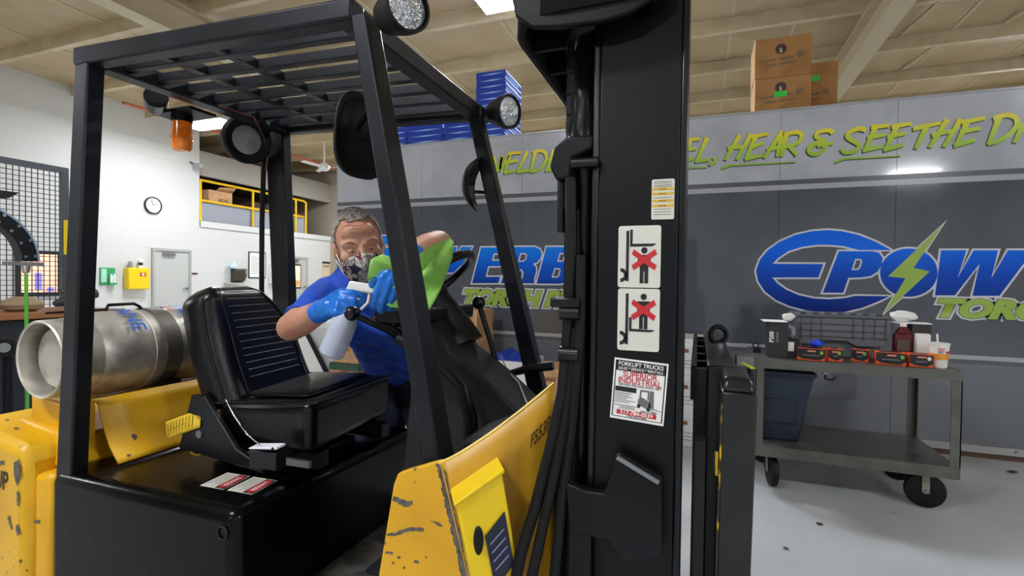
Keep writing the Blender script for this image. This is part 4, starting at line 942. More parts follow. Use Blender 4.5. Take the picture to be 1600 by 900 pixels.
MB().tube([backpt(.02, .03 + .95 * q / 12, 1) for q in range(13)], .004, 6).build('piping', BLACKG, back)
hinge = MB().prism([(-1.62, .77), (-1.25, .74), (-1.25, .76), (-1.36, .80), (-1.50, .955), (-1.56, .955)], 'Y', 1.165, 1.185).build('seat_bracket', BLACKG, fk, bevel=.004)
MB().cyl((-1.52, 1.16, .83), (-1.52, 1.165, .83), .013, 12).build('bracket_bolt', STEEL, hinge)
for y in (1.26, 1.60):
    bx('seat_slide', BLACK, fk, -1.58, -1.12, y, y + .05, .735, .79, bevel=.004)
MB().bar((-1.36, 1.205, .77), (-1.10, 1.205, .775), .012, .02).build('slide_handle', STEEL, fk)
bx('seat_mount', BLACK, fk, -1.58, -1.2, 1.24, 1.66, .78, .802)

# --- cowl, steering, levers
MB().prism([(-1.0, .40), (-.93, .42), (-.845, .80), (-.80, 1.225), (-.785, 1.25), (-.76, 1.25), (-.682, 1.13), (-.575, 1.06), (-.493, .995), (-.36, .88), (-.30, .60), (-.30, .40)], 'Y', 1.32, 1.52).build('cowl', DARKG, fk, bevel=.02)
MB().prism([(-.66, .40), (-.66, .80), (-.58, .90), (-.46, .90), (-.37, .87), (-.30, .84), (-.30, .40)], 'Y', 1.50, 1.80).build('cowl_side', DARKG, fk, bevel=.012)
MB().prism([(-.62, .40), (-.60, .84), (-.53, .96), (-.42, .985), (-.345, .94), (-.30, .40)], 'Y', 1.09, 1.33).build('cowl_side', DARKG, fk, bevel=.012)
wc = Vector((-.825, 1.425, 1.325)); wa = Vector((-.60, -.10, .79)).normalized()
sw = MB().torus(wc, wa, .17, .0145, 48, 12).build('steering_wheel', BLACKG, fk)
MB().lathe([(.0, -.03), (.045, -.03), (.05, .0), (.035, .018), (0, .02)], wc - wa * .02, wa, 24).build('wheel_hub', RUBBER, sw)
e1 = wa.cross(Vector((0, 1, 0))).normalized(); e2 = wa.cross(e1)
for a in (20, 140, 260):
    d = e1 * math.cos(R(a)) + e2 * math.sin(R(a))
    MB().bar(wc - wa * .02 + d * .03, wc + d * .165, .028, .012, wa).build('wheel_spoke', BLACKG, sw)
m = MB()
for k in range(15):
    a = R(150 + 4.5 * k)
    d = e1 * math.cos(a) + e2 * math.sin(a); m.ell(wc + d * .17 - wa * .004, .0165, .0165, .0165, 8, 6)
MB().tube([wc - wa * .03, wc - wa * .16, Vector((-.70, 1.44, 1.14))], [.04, .05, .065], 16).build('steering_column', RUBBER, fk)
bx('dash_panel', BLACKG, fk, -.90, -.74, 1.24, 1.60, 1.215, 1.262, bevel=.008)
MB().bar((-.91, 1.25, 1.262), (-.91, 1.52, 1.262), .006, .006).build('dash_edge', CHROME, fk)
def lever(ball, r, pts, m=BLACKG):
    l = MB().tube([ball] + pts, .0095, 8).build('control_lever', m, fk)
    MB().ell(ball, r, r, r, 20, 12).build('lever_knob', BLACKG, l); return l
lever((-.884, 1.12, 1.251), .021, [(-.82, 1.20, 1.20), (-.76, 1.275, 1.13), (-.68, 1.28, 1.09), (-.615, 1.285, 1.04), (-.59, 1.285, .96), (-.58, 1.285, .85)])
lever((-.904, 1.261, 1.222), .0195, [(-.83, 1.31, 1.17), (-.75, 1.345, 1.105), (-.68, 1.345, 1.06), (-.63, 1.345, 1.0), (-.61, 1.345, .85)])
lever((-.923, 1.382, 1.202), .018, [(-.85, 1.44, 1.14), (-.76, 1.43, 1.08)])
lever((-.68, 1.506, 1.271), .022, [(-.645, 1.515, 1.16), (-.612, 1.527, 1.04)])
gu = MB()
gu.tube([(-.80, 1.215, 1.175), (-.74, 1.215, 1.15), (-.66, 1.215, 1.11), (-.60, 1.215, 1.06), (-.575, 1.215, .98), (-.565, 1.215, .80)], .016, 10).build('lever_guard', BLACK, fk)
MB().tube([(-.69, 1.74, .93), (-.655, 1.76, .995), (-.59, 1.78, 1.015), (-.50, 1.79, 1.03)], [.012, .014, .017, .018], 10).build('park_brake_handle', BLACKG, fk)
MB().tube([(-.62, 1.56, 1.09), (-.57, 1.50, 1.05), (-.52, 1.46, 1.03), (-.47, 1.40, .98), (-.44, 1.34, .985), (-.40, 1.28, .98), (-.36, 1.2, .95)], .0025, 6).build('pale_cable', mat('pale cable', '#b9b6ae', .5), fk)

# --- right front fender panel, booklet holder
def fr(a, b): return (a, .95 + max(0, (a + .52)) * 0 , b)
fd = MB().prism([(-.735, .28), (-.31, .28), (-.441, .728), (-.508, .945), (-.515, .958), (-.595, .926), (-.618, .915), (-.628, .89)], 'Y', .942, .962).build('fender', YEL, fk, bevel=.004)
# long face running forward to the mast
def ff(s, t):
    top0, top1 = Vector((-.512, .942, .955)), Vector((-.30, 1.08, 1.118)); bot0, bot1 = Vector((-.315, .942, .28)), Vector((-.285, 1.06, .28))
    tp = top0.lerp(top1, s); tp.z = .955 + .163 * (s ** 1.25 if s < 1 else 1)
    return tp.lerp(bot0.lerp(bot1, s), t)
ffo = MB().grid(ff, 12, 10).build('front_fender_face', chip_mat('grimy shaded gold paint', '#cf9a18', '#a67c16', '#5a4a34', 9, .74), fk, solid=.006)  # gold darkened for grime and for the shade on this turned-away face
MB().tube([ff(q / 12, 0) for q in range(13)], .004, 6).build('fender_edge', mat('worn yellow edge', '#e8c24a', .4), ffo)
bx('fender_inner', BLACK, fk, -.62, -.50, .985, 1.065, .38, .84)
n_ff = (ff(1, .2) - ff(0, .2)).cross(ff(0, 1) - ff(0, 0)).normalized()
if n_ff.y > 0: n_ff = -n_ff
xdir = (ff(1, .13) - ff(.6, .13)).normalized()
text('stencil', 'F553P', mat('worn black stencil', '#4c3d20', .6), ffo, ff(.86, .10) + n_ff * .0045, (xdir + Vector((0, 0, .18))), Vector((.02, 0, 1)), .042, off=.0008, sx=.62, shear=.15)
ffn = lambda a, b: (a, .9412, b)
patch('paint_chip', [(-.521, .953), (-.503, .95), (-.441, .735), (-.402, .60), (-.322, .31), (-.340, .31), (-.42, .60), (-.462, .74)], BARE, fd, ffn, .0035, 3)
patch('paint_chip', [(-.628, .862), (-.60, .860), (-.578, .862), (-.575, .853), (-.60, .846), (-.63, .852)], BARE, fd, ffn, .0025, 5)
patch('paint_chip', [(-.645, .772), (-.62, .775), (-.59, .792), (-.55, .80), (-.55, .807), (-.592, .80), (-.622, .783), (-.645, .778)], BARE, fd, ffn, .0015, 6)
patch('paint_chip', [(-.536, .828), (-.51, .826), (-.50, .82), (-.51, .817)], BARE, fd, ffn, .001, 7)
for i, (a, b, w2) in enumerate(((-.648, .735, .02), (-.615, .73, .008), (-.575, .73, .015), (-.63, .715, .006), (-.60, .71, .006), (-.545, .745, .004), (-.575, .905, .004), (-.65, .67, .004))):
    patch('paint_chip', [(a, b), (a + w2, b + .003), (a + w2, b - .003), (a, b - .004)], BARE, fd, ffn, .0012, 20 + i)
# yellow booklet holder
ho = ff(.18, .19) + n_ff * .004; hx = (ff(.6, .19) - ff(.18, .19)).normalized(); hy = (ff(.18, .05) - ff(.18, .19)).normalized()
def HP(a, b, d): return ho + hx * a + hy * b + n_ff * d
hold = MB().hexa([HP(-.035, -.145, 0), HP(.075, -.145, 0), HP(.075, .075, 0), HP(-.035, .075, 0)], [HP(-.03, -.145, .045), HP(.07, -.145, .045), HP(.075, .062, .06), HP(-.035, .062, .06)]).build('booklet_holder', YELP, fk, bevel=.004)
MB().hexa([HP(-.04, .072, 0), HP(.08, .072, 0), HP(.08, .082, 0), HP(-.04, .082, 0)], [HP(-.04, .060, .064), HP(.08, .060, .064), HP(.08, .068, .066), HP(-.04, .068, .066)]).build('holder_lid', YELP, hold, bevel=.002)
lab = poly_mesh('holder_label', [[(.012, -.03), (.064, -.01), (.062, -.12), (.012, -.14)]], mat('dark blue label', '#141830', .4), hold, lambda a, b: HP(a, b, .0475 + .0725 * (b + .145) * .0 + .016 * max(0, (b + .145) / .207)))
for q in range(4):
    poly_mesh('label_line', [[(.02, -.05 - .018 * q), (.055, -.04 - .018 * q), (.055, -.043 - .018 * q), (.02, -.053 - .018 * q)]], mat('pale blue print', '#8e96c0', .5), lab, lambda a, b: HP(a, b, .0485 + .016 * max(0, (b + .145) / .207)))
MB().ell(HP(-.004, -.03, .053), .012, .008, .03, 14, 10).build('holder_knob', RUBBER, hold)

# --- mast
def roundrect_(a, b, c, e, r):
    o = []
    for (x, z, s) in ((c - r, b + r, 270), (c - r, e - r, 0), (a + r, e - r, 90), (a + r, b + r, 180)):
        for k in range(4): o.append((x + r * math.cos(R(s + 30 * k)), z + r * math.sin(R(s + 30 * k))))
    return o
ms = bx('mast', BLACK, fk, -.192, -.037, 1.0, 1.02, .06, 1.93, bevel=.004)
for (ya, yb, dx) in ((1.0, 1.085, 0), (1.78, 1.865, -.04)):
    bx('mast_flange', BLACKG, ms, -.037 + dx, -.024 + dx, ya, yb, .06, 2.02, bevel=.003)
    bx('mast_flange', BLACKG, ms, -.205 + dx, -.192 + dx, ya, yb, .06, 1.93, bevel=.003)
bx('mast_channel', BLACK, ms, -.232, -.077, 1.845, 1.865, .06, 1.93)
for (ya, yb, dx) in ((1.03, 1.045, 0), (1.82, 1.835, -.04)):
    bx('inner_channel', BLACKG, ms, -.17 + dx, -.05 + dx, ya, yb, .1, 1.96)
bx('mast_top', BLACK, ms, -.192, -.037, 1.0, 1.02, 1.93, 2.06)
# top yoke: plan-form U with skirts and ribs
def yoke(off, zt):
    o = []
    x_f, x_r, y_n, y_f, r = -.09, -.372 + off, .935 + off, 1.93 - off, .11
    o.append((x_f, y_n))
    for k in range(7): a = R(270 - 15 * k); o.append((x_r + r + r * math.cos(a), y_n + r + r * math.sin(a)))
    for k in range(7): a = R(180 - 15 * k); o.append((x_r + r + r * math.cos(a), y_f - r + r * math.sin(a)))
    o.append((x_f, y_f)); return o
yo, yi = yoke(0, 0), yoke(.085, 0)
m = MB(); n = len(yo)
ring = lambda P, z: [(a, b, z) for a, b in P]
v = ring(yo, 1.865) + ring(yo, 1.99) + ring(yi, 1.99) + ring(yi, 1.865)
f = []
for k in range(n - 1): f += [[k, k + 1, n + k + 1, n + k], [n + k, n + k + 1, 2 * n + k + 1, 2 * n + k], [2 * n + k, 2 * n + k + 1, 3 * n + k + 1, 3 * n + k]]
f += [[0, n, 2 * n, 3 * n], [n - 1, 2 * n - 1, 3 * n - 1, 4 * n - 1]]
yk = MB().add(v, f).build('mast_yoke', BLACK, ms, solid=.014)
for y in (1.09, 1.22, 1.36, 1.50, 1.64, 1.78): bx('yoke_rib', BLACK, yk, -.37, -.29, y, y + .012, 1.87, 1.985)
bx('yoke_web', BLACK, yk, -.30, -.06, 1.07, 1.085, 1.90, 1.985)
for (y0, y1) in ((.945, 1.02),):
    MB().prism([(-.06, 1.88), (-.085, 1.862), (-.127, 1.84), (-.18, 1.834), (-.267, 1.838), (-.315, 1.845), (-.35, 1.872), (-.36, 1.91), (-.36, 2.0), (-.06, 2.0)], 'Y', .935, .952).build('yoke_cheek', BLACK, yk, bevel=.004)
cyl1 = MB().lathe([(.028, .08), (.028, 1.62), (.033, 1.63), (.033, 1.70), (.026, 1.71), (.026, 1.78), (.02, 1.80), (.02, 1.88)], (-.232, 1.06, .06), (0, 0, 1), 24).build('lift_cylinder', BLACKG, ms)
MB().cyl((-.232, 1.06, 1.90), (-.232, 1.06, 1.955), .012, 10).build('cylinder_stud', STEEL, cyl1)
MB().lathe([(.028, .08), (.028, 1.78), (.02, 1.80), (.02, 1.88)], (-.225, 1.80, .06), (0, 0, 1), 20).build('lift_cylinder', BLACKG, ms)
chn = MB()
for k in range(34):
    z = 1.90 - .022 * k
    chn.obox((-.268, 1.07, z), (1, 0, 0), (0, 1, 0), (0, 0, 1), .0085, .006 if k % 2 else .010, .0135)
ch = chn.build('lift_chain', RUBBER, ms, smooth=0)
br = MB().prism([(-.295, 1.585), (-.285, 1.625), (-.26, 1.645), (-.205, 1.645), (-.205, 1.615), (-.245, 1.60), (-.25, 1.56), (-.28, 1.555)], 'Y', 1.0, 1.06).build('chain_anchor', BLACK, ms, bevel=.006)
MB().cyl((-.245, .99, 1.585), (-.19, .99, 1.585), .011, 12).build('anchor_pin', BLACKG, br)
MB().cyl((-.255, 1.03, 1.50), (-.255, 1.03, 1.59), .016, 12).build('anchor_bolt', BLACKG, br)
MB().cyl((-.275, 1.03, 1.45), (-.275, 1.03, 1.57), .010, 10).build('anchor_bolt', BLACKG, br)
MB().lathe([(.036, 0), (.038, .02), (.03, .05), (.03, .08)], (-.232, 1.05, 1.64), n=18).build('cylinder_collar', BLACKG, cyl1)
for i, (pts, r) in enumerate((([(-.25, 1.005, 1.56), (-.244, 1.0, 1.4), (-.248, .995, 1.25), (-.255, .985, 1.12), (-.278, .975, 1.0), (-.305, .965, .88), (-.33, .955, .79), (-.338, .95, .74)], .012),
        ([(-.235, 1.0, 1.25), (-.245, .985, 1.1), (-.26, .975, .99), (-.285, .965, .86), (-.305, .955, .75)], .011),
        ([(-.225, 1.0, 1.4), (-.222, .99, 1.24), (-.235, .985, 1.05), (-.25, .975, .9), (-.265, .97, .72)], .011))):
    h = MB().tube(pts, r, 10).build('hydraulic_hose', RUBBER, ms)
    if i < 2:
        p = Vector(pts[-1]); MB().cyl(p, p + Vector((-.004, 0, -.06)), r + .003, 10).build('hose_fitting', mat('worn brass', '#a08a5a', .4, metal=.8), h)
for z in (1.285, 1.20):
    MB().cyl((-.262, .985, z), (-.222, .985, z), .016, 12).build('hose_clamp', BLACKG, ms)
MB().obox((-.25, .985, 1.305), (1, 0, 0), (0, 1, 0), (0, 0, 1), .03, .018, .010).build('hose_bracket', BLACKG, ms, bevel=.004)
pl = [(-.241, .945), (-.20, .935), (-.165, .935), (-.152, .975), (-.146, 1.015), (-.135, 1.02), (-.057, .984), (-.054, .833), (-.124, .806), (-.155, .845), (-.175, .845), (-.233, .847)]
mpl = MB().prism(pl, 'Y', .965, .99).build('mast_bracket', BLACK, ms, bevel=.004)
MB().prism([(-.233, .845), (-.19, .845), (-.19, .25), (-.233, .25)], 'Y', .972, .99).build('mast_bracket', BLACK, ms)
poly_mesh('bracket_window', [roundrect_(-.150, .862, -.082, .925, .012)], RUBBER, mpl, lambda a, b: (a, .9642, b))
MB().bar((-.14, .962, 1.012), (-.062, .962, .975), .006, .008).build('strap_highlight', STEEL, mpl)  # pale steel bar drawn in as the highlight along the bracket strap

# stickers on the mast
def MP(d): return lambda a, b: (a, 1.0 - d, b)
roundrect = roundrect_
def rect(a, b, c, e): return [(a, b), (c, b), (c, e), (a, e)]
def pictogram(x0, z0, w, h, kind):
    s = poly_mesh('warning_sticker', [roundrect(x0, z0, x0 + w, z0 + h, .005)], CREAM, ms, MP(.0008))
    P = lambda a, b: (x0 + w * a, z0 + h * b)
    def pp(name, pts, m, d=.0012): return poly_mesh(name, [[P(*q) for q in pts]], m, s, MP(d))
    mastx = [(.19, .10), (.26, .10), (.26, .92), (.19, .92)]
    pp('mast_symbol', mastx, INK)
    arc = [(.06 + .17 * math.cos(R(t)), .20 + .115 * math.sin(R(t))) for t in range(-90, 91, 15)] + [(.06 + .09 * math.cos(R(t)), .20 + .055 * math.sin(R(t))) for t in range(90, -91, -15)]
    pp('wheel_symbol', arc, INK)
    if kind == 0:
        pp('fork_symbol', [(.28, .66), (.28, .94), (.34, .94), (.34, .71), (.88, .71), (.88, .69), (.80, .665)], INK); pz, fz2 = .0, .06
    else:
        pp('fork_symbol', [(.28, .31), (.28, .54), (.34, .54), (.34, .355), (.88, .345), (.88, .33), (.80, .31)], INK); pz, fz2 = .27, .35
    cx2, hz2 = (.62, .60 if kind == 0 else .87)
    pp('head_symbol', [(cx2 + .075 * math.cos(t * .524), hz2 + .052 * math.sin(t * .524)) for t in range(12)], INK)
    top = hz2 - .07; bot = .07 if kind == 0 else .355
    pp('body_symbol', [(cx2 - .15, top), (cx2 + .15, top), (cx2 + .15, top - .19), (cx2 + .10, top - .19), (cx2 + .10, bot), (cx2 + .01, bot), (cx2 + .01, bot + .19), (cx2 - .01, bot + .19), (cx2 - .01, bot), (cx2 - .10, bot), (cx2 - .10, top - .19), (cx2 - .15, top - .19)], INK)
    cz2 = (top + .37) / 2 if kind == 0 else top - .14
    for sgn in (1, -1):
        d = Vector((.27, .13 * sgn)); n2 = Vector((-.025 * sgn, .04))
        pp('red_cross', [tuple(Vector((cx2, cz2)) + q) for q in (-d - n2, d - n2, d + n2, -d + n2)], REDI, .0016 + .0002 * sgn)
    return s
pictogram(-.150, 1.337, .081, .121, 0)
pictogram(-.149, 1.213, .080, .122, 1)
# dealer sticker, stuck on slightly askew
sk = R(-3.6); so = Vector((-.161, 1.071)); sw2, sh2 = .103, .121
def SP(d): return lambda a, b: (so.x + a * math.cos(sk) - b * math.sin(sk) * 1.0, 1.0 - d, so.y + .006 + a * math.sin(sk) + b * math.cos(sk))
def srect(name, a, b, c, e, m, d, par): return poly_mesh(name, [rect(a * sw2, b * sh2, c * sw2, e * sh2)], m, par, SP(d))
ds = srect('dealer_sticker', 0, 0, 1, 1, PAPER, .0008, ms)
for (a, b, c, e) in ((.03, .04, .05, .96), (.95, .04, .97, .96), (.03, .04, .97, .05), (.03, .80, .97, .97)): srect('black_border', a, b, c, e, INK, .0012, ds)
xd = Vector((math.cos(sk), 0, math.sin(sk))); yd = Vector((-math.sin(sk), 0, math.cos(sk)))
def stext(body, m, a, b, size, off=0, sx=1, shear=0): text('lettering', body, m, ds, Vector(SP(.0017)(a * sw2, b * sh2)), xd, yd, size, shear, off, sx)
stext('FORKLIFT TRUCKS', PAPER, .5, .915, .0108, .0002, .95); stext('SALES * SERVICE * RENTALS', PAPER, .5, .84, .0082, .0001, .85)
stext('SUPERIOR', REDI, .5, .745, .0165, .0002, .9); stext('INDUSTRIAL', REDI, .5, .645, .0165, .0002, .9)
stext('"SERVING THE AREA SINCE 1947"', INK, .5, .575, .0066, .0001, .85, .2)
srect('black_box', .06, .46, .46, .54, INK, .0012, ds)
mm = MB()
for q, (a, c, b) in enumerate(((.06, .38, .43), (.06, .34, .40), (.06, .40, .37), (.06, .30, .34), (.06, .46, .31), (.06, .35, .28), (.06, .55, .23), (.16, .45, .205), (.16, .46, .18))):
    p = SP(.0012); mm.add([p(a * sw2, b * sh2), p(c * sw2, b * sh2), p(c * sw2, (b + .010) * sh2), p(a * sw2, (b + .010) * sh2)], [[0, 1, 2, 3]])
mm.build('print_lines', mat('fine grey print', '#55534f', .6), ds, smooth=0, fix=False)
GR = mat('grey drawing print', '#6b6a68', .6)
for nm, pts in (('drawing_body', [(.50, .28), (.50, .36), (.54, .42), (.70, .36), (.74, .30), (.72, .22)]), ('drawing_guard', [(.52, .40), (.53, .53), (.70, .53), (.70, .38), (.67, .38), (.67, .50), (.56, .50), (.55, .40)]), ('drawing_mast', [(.70, .25), (.71, .53), (.78, .53), (.80, .26)]), ('drawing_fork', [(.72, .24), (.95, .215), (.95, .222), (.74, .26)]), ('drawing_fork', [(.72, .215), (.88, .18), (.88, .187), (.72, .23)])):
    poly_mesh(nm, [[(a * sw2, b * sh2) for a, b in pts]], GR, ds, SP(.0013))
for (a, b) in ((.525, .265), (.70, .225)):
    poly_mesh('drawing_wheel', [[(a * sw2 + .0035 * math.cos(t * .6), b * sh2 + .0035 * math.sin(t * .6)) for t in range(10)]], INK, ds, SP(.0015))
stext('NEW & USED', INK, .70, .175, .006, .0001, .85, .2)
srect('red_bar', .12, .085, .86, .16, REDI, .0013, ds); stext('517-784-0539', PAPER, .49, .123, .0102, .0002, 1.1)
stext('Toledo  Detroit  Lansing', INK, .5, .072, .0045, .0001, .8)
# inspection sticker
isx0, isx1, isz0, isz1 = -.088, -.046, 1.469, 1.546
ins = poly_mesh('inspection_sticker', [roundrect(isx0, isz0, isx1, isz1, .003)], CREAM, ms, MP(.0008))
for k, z in enumerate((1.5245, 1.5155, 1.502, 1.4925)):
    poly_mesh('yellow_band', [rect(isx0 + .001, z, isx1 - .001, z + .005)], mat('yellow band', '#dcb02c', .5), ins, MP(.0012))
    poly_mesh('print_line', [rect(isx0 + .013, z + .0018, isx0 + .027, z + .0034)], mat('brown fine print', '#6d5c28', .5), ins, MP(.0014))
mm = MB()
for z in (1.541, 1.538, 1.534, 1.531, 1.51, 1.488, 1.483, 1.478): mm.add([MP(.0012)(isx0 + .004, z), MP(.0012)(isx1 - .005, z), MP(.0012)(isx1 - .005, z + .001), MP(.0012)(isx0 + .004, z + .001)], [[0, 1, 2, 3]])
mm.build('print_lines', mat('fine grey print', '#55534f', .6), ins, smooth=0, fix=False)

# --- carriage with eye bolt
CARB = mat('scuffed black carriage', '#111214', .3, c2='#1e1d19', scale=10, lo=.5, hi=.8, bump=.08, bscale=40)
cr = MB().hexa([(.036, .985, .12), (.088, .985, .12), (.088, 1.12, .12), (.036, 1.12, .12)], [(.043, .985, 1.15), (.103, .985, 1.15), (.103, 1.12, 1.15), (.043, 1.12, 1.15)]).build('carriage', CARB, fk, bevel=.004)
MB().hexa([(.043, .985, 1.15), (.103, .985, 1.15), (.103, 1.12, 1.15), (.043, 1.12, 1.15)], [(.047, 1.0, 1.176), (.092, 1.0, 1.176), (.092, 1.12, 1.176), (.047, 1.12, 1.176)]).build('end_cap', CARB, cr, bevel=.008)
bx('carriage_plate', CARB, cr, .02, .078, 1.12, 1.87, .12, 1.176, bevel=.004)
for y in (1.16, 1.27, 1.40, 1.56, 1.72, 1.82): bx('carriage_rib', BLACKG, cr, -.006, .02, y, y + .025, .15, 1.16)
bx('carriage_bar', BLACK, cr, -.012, .0, 1.12, 1.87, 1.10, 1.172)
bx('carriage_shaft', BLACKG, cr, .0, .018, 1.0, 1.04, .2, 1.05)
MB().torus((.051, 1.414, 1.212), (.35, -.94, 0), .021, .0068, 28, 10).build('eye_bolt', RUBBER, cr)
MB().cyl((.051, 1.414, 1.176), (.051, 1.414, 1.19), .014, 14).build('bolt_collar', STEEL, cr)
YW = mat('worn yellow edge paint', '#c9a21c', .5, c2='#2a2518', scale=30, lo=.42, hi=.5)
MB().tube([(.0445, .984, 1.13), (.0415, .984, .9), (.0385, .984, .6), (.037, .984, .3)], .0022, 5).build('paint_edge', YW, cr)
patch('paint_trace', [(.0362, 1.03), (.041, 1.035), (.041, .99), (.037, .985)], mat('bright yellow trace', '#d2b01c', .5), cr, lambda a, b: (a - .001, 1.0 + (.04 - a) * 4, b), 0)
patch('paint_trace', [(.115, 1.178), (.125, 1.178), (.15, 1.166), (.14, 1.164)], mat('lime tape', '#c5d62a', .5), cr, lambda a, b: (a - .03, 1.18, b + .0), 0)
bx('side_latch', STEEL, cr, .085, .12, 1.24, 1.30, 1.16, 1.182)

# --- lights and mirrors
def headlight(c, axis, r, dirn):
    c = Vector(c); axis = Vector(axis).normalized()
    h = MB().lathe([(.0, -.115), (r * .35, -.11), (r * .7, -.08), (r * .98, -.02), (r * 1.02, .0), (r * 1.02, .012), (r * .92, .012), (r * .90, .0), (.0, -.002)], c, axis, 32).build('headlight', RUBBER, fk)
    m = MB().lathe([(r * .9, .001), (r * .85, .006), (r * .5, .014), (0, .016)], c, axis, 32)
    m.build('lens', LENS, h)
    b = Vector(dirn); MB().bar(c - axis * .05, b, .02, .02).build('lamp_bracket', BLACKG, h)
    return h
LENS = mat('faceted headlamp glass', '#c9ccd0', .12, metal=.75, bump=1.0, bscale=70)
headlight((-.635, .985, 1.965), (.88, -.42, -.06), .056, (-.745, 1.05, 1.99))
headlight((-.725, 1.87, 2.02), (.92, -.34, -.12), .066, (-.83, 1.86, 1.985))
rlm = thing_dummy
c = Vector((-1.93, 1.60, 1.99))
lc, la = (-1.83, 1.605, 1.93), (.93, -.30, -.1)
rl2 = MB().lathe([(.0, -.08), (.04, -.075), (.08, -.05), (.098, .0), (.10, .03), (.092, .036), (.066, .02)], lc, la, 32).build('rear_work_lamp', RUBBER, fk)
MB().lathe([(.066, .019), (.0, .03)], lc, la, 24).build('lens', mat('dim lamp glass', '#8d8a84', .3), rl2)
MB().bar((-1.85, 1.60, 2.015), (-1.77, 1.60, 2.03), .03, .012).build('lamp_bracket', BLACKG, rl2)
AMB = mat('amber strobe plastic', '#e07c10', .2, emit='#d86a08', es=.12, coat=.5, c2='#b85408', scale=12)
sx_, sy_, sz_ = -1.95, 1.415, 1.965
sb = MB().lathe([(.036, -.005), (.037, -.06), (.040, -.062), (.040, -.068), (.037, -.07), (.036, -.105), (.028, -.118), (0, -.122)], (sx_, sy_, sz_), (0, 0, 1), 28).build('strobe_beacon', AMB, fk)
MB().cyl((sx_, sy_, sz_ - .004), (sx_, sy_, sz_ + .02), .038, 24).build('beacon_base', BLACK, sb)
bx('beacon_bracket', BLACK, sb, -2.04, -1.83, 1.36, 1.47, 1.985, 1.997)
MB().cyl((-2.02, 1.36, 2.02), (-1.93, 1.30, 2.02), .04, 20).build('horn', BLACKG, fk)
def mirror(c, n, up_, w, h, bend, name='mirror', arm=None):
    c = Vector(c); n = Vector(n).normalized(); s = n.cross(Vector(up_)).normalized(); u = s.cross(n)
    def fn(a, b):
        t = 2 * math.pi * a; r = b
        e = 1 / (abs(math.cos(t)) ** 3 + abs(math.sin(t)) ** 3) ** (1 / 3)
        x, y = w * e * math.cos(t) * r, h * e * math.sin(t) * r
        return c + s * x + u * y - n * (bend * (y / h) ** 2 + .03 * (r ** 4) - .03)
    o = MB().grid(fn, 40, 8).build(name, RUBBER, fk, solid=.008)
    if arm: MB().tube(arm, .008, 8).build('mirror_arm', BLACKG, o)
    return o
mirror((-.862, 1.13, 1.735), (-.88, .47, 0), (.12, 0, 1), .075, .115, .0, arm=[(-.87, 1.12, 1.75), (-.80, 1.06, 1.76), (-.765, 1.03, 1.77)])
mirror((-.865, 1.83, 1.735), (-.93, -.30, .12), (.33, 0, 1), .09, .105, .035, arm=[(-.85, 1.83, 1.70), (-.81, 1.86, 1.70), (-.80, 1.875, 1.72)])

# --- wheels under the machine
for (x, y, r, w2) in ((-.42, 1.12, .24, .17), (-.42, 1.62, .24, .17), (-2.1, 1.02, .2, .15), (-2.1, 1.72, .2, .15)):
    wh = MB().lathe([(r * .5, 0), (r * .95, 0), (r, .03), (r, w2 - .03), (r * .95, w2), (r * .5, w2)], (x, y, r), (0, 1, 0), 32).build('wheel', RUBBER, fk)
    MB().lathe([(0, -.005), (r * .5, .0), (r * .5, w2), (0, w2 + .005)], (x, y, r), (0, 1, 0), 20).build('wheel_rim', YEL, wh)

# ------------------------------------------------------------------ gas tank and tags
tx, tz, ty0, ty1, tr_ = -2.055, 1.06, 1.0, 1.84, .152
tk = thing('gas_tank', 'dented silver gas tank strapped across the rear', 'gas tank', (tx, 1.42, .9))
MB().lathe([(.0, .050), (.06, .045), (.100, .048), (.108, .075), (.135, .11), (.150, .16), (tr_, .19), (tr_, .285), (tr_ + .003, .287), (tr_ + .003, .300), (tr_, .302), (tr_, .66), (.148, .70), (.12, .76), (.06, .79), (0, .795)], (tx, ty0, tz), (0, 1, 0), 48).build('tank_shell', ALU, tk)
MB().lathe([(.128, .0), (.132, .004), (.134, .06), (.140, .12), (.132, .125), (.126, .06), (.122, .004)], (tx, ty0, tz), (0, 1, 0), 48, closed=True).build('collar', ALU, tk)
MB().lathe([(.118, .70), (.122, .84), (.116, .84), (.112, .70)], (tx, ty0, tz), (0, 1, 0), 36, closed=True).build('foot_ring', ALU, tk)
stp = MB().lathe([(tr_ + .0035, .325), (tr_ + .006, .325), (tr_ + .006, .385), (tr_ + .0035, .385)], (tx, ty0, tz), (0, 1, 0), 48, closed=True).build('strap', mat('dark steel strap', '#6b665e', .45, metal=.5), tk)
bx('strap_buckle', BLACKG, stp, tx + .09, tx + .15, ty0 + .33, ty0 + .38, tz - .16, tz - .12)
MB().tube([(tx, ty0 + .20, tz + tr_), (tx, ty0 + .21, tz + tr_ + .022), (tx, ty0 + .30, tz + tr_ + .024), (tx, ty0 + .32, tz + tr_ + .012), (tx, ty0 + .33, tz + tr_)], .006, 8).build('locating_handle', RUBBER, tk)
MB().tube([(tx, ty0 + .02, tz + tr_ + .003), (tx, ty0 + .2, tz + tr_ + .006)], .004, 6).build('strap_rod', RUBBER, tk)
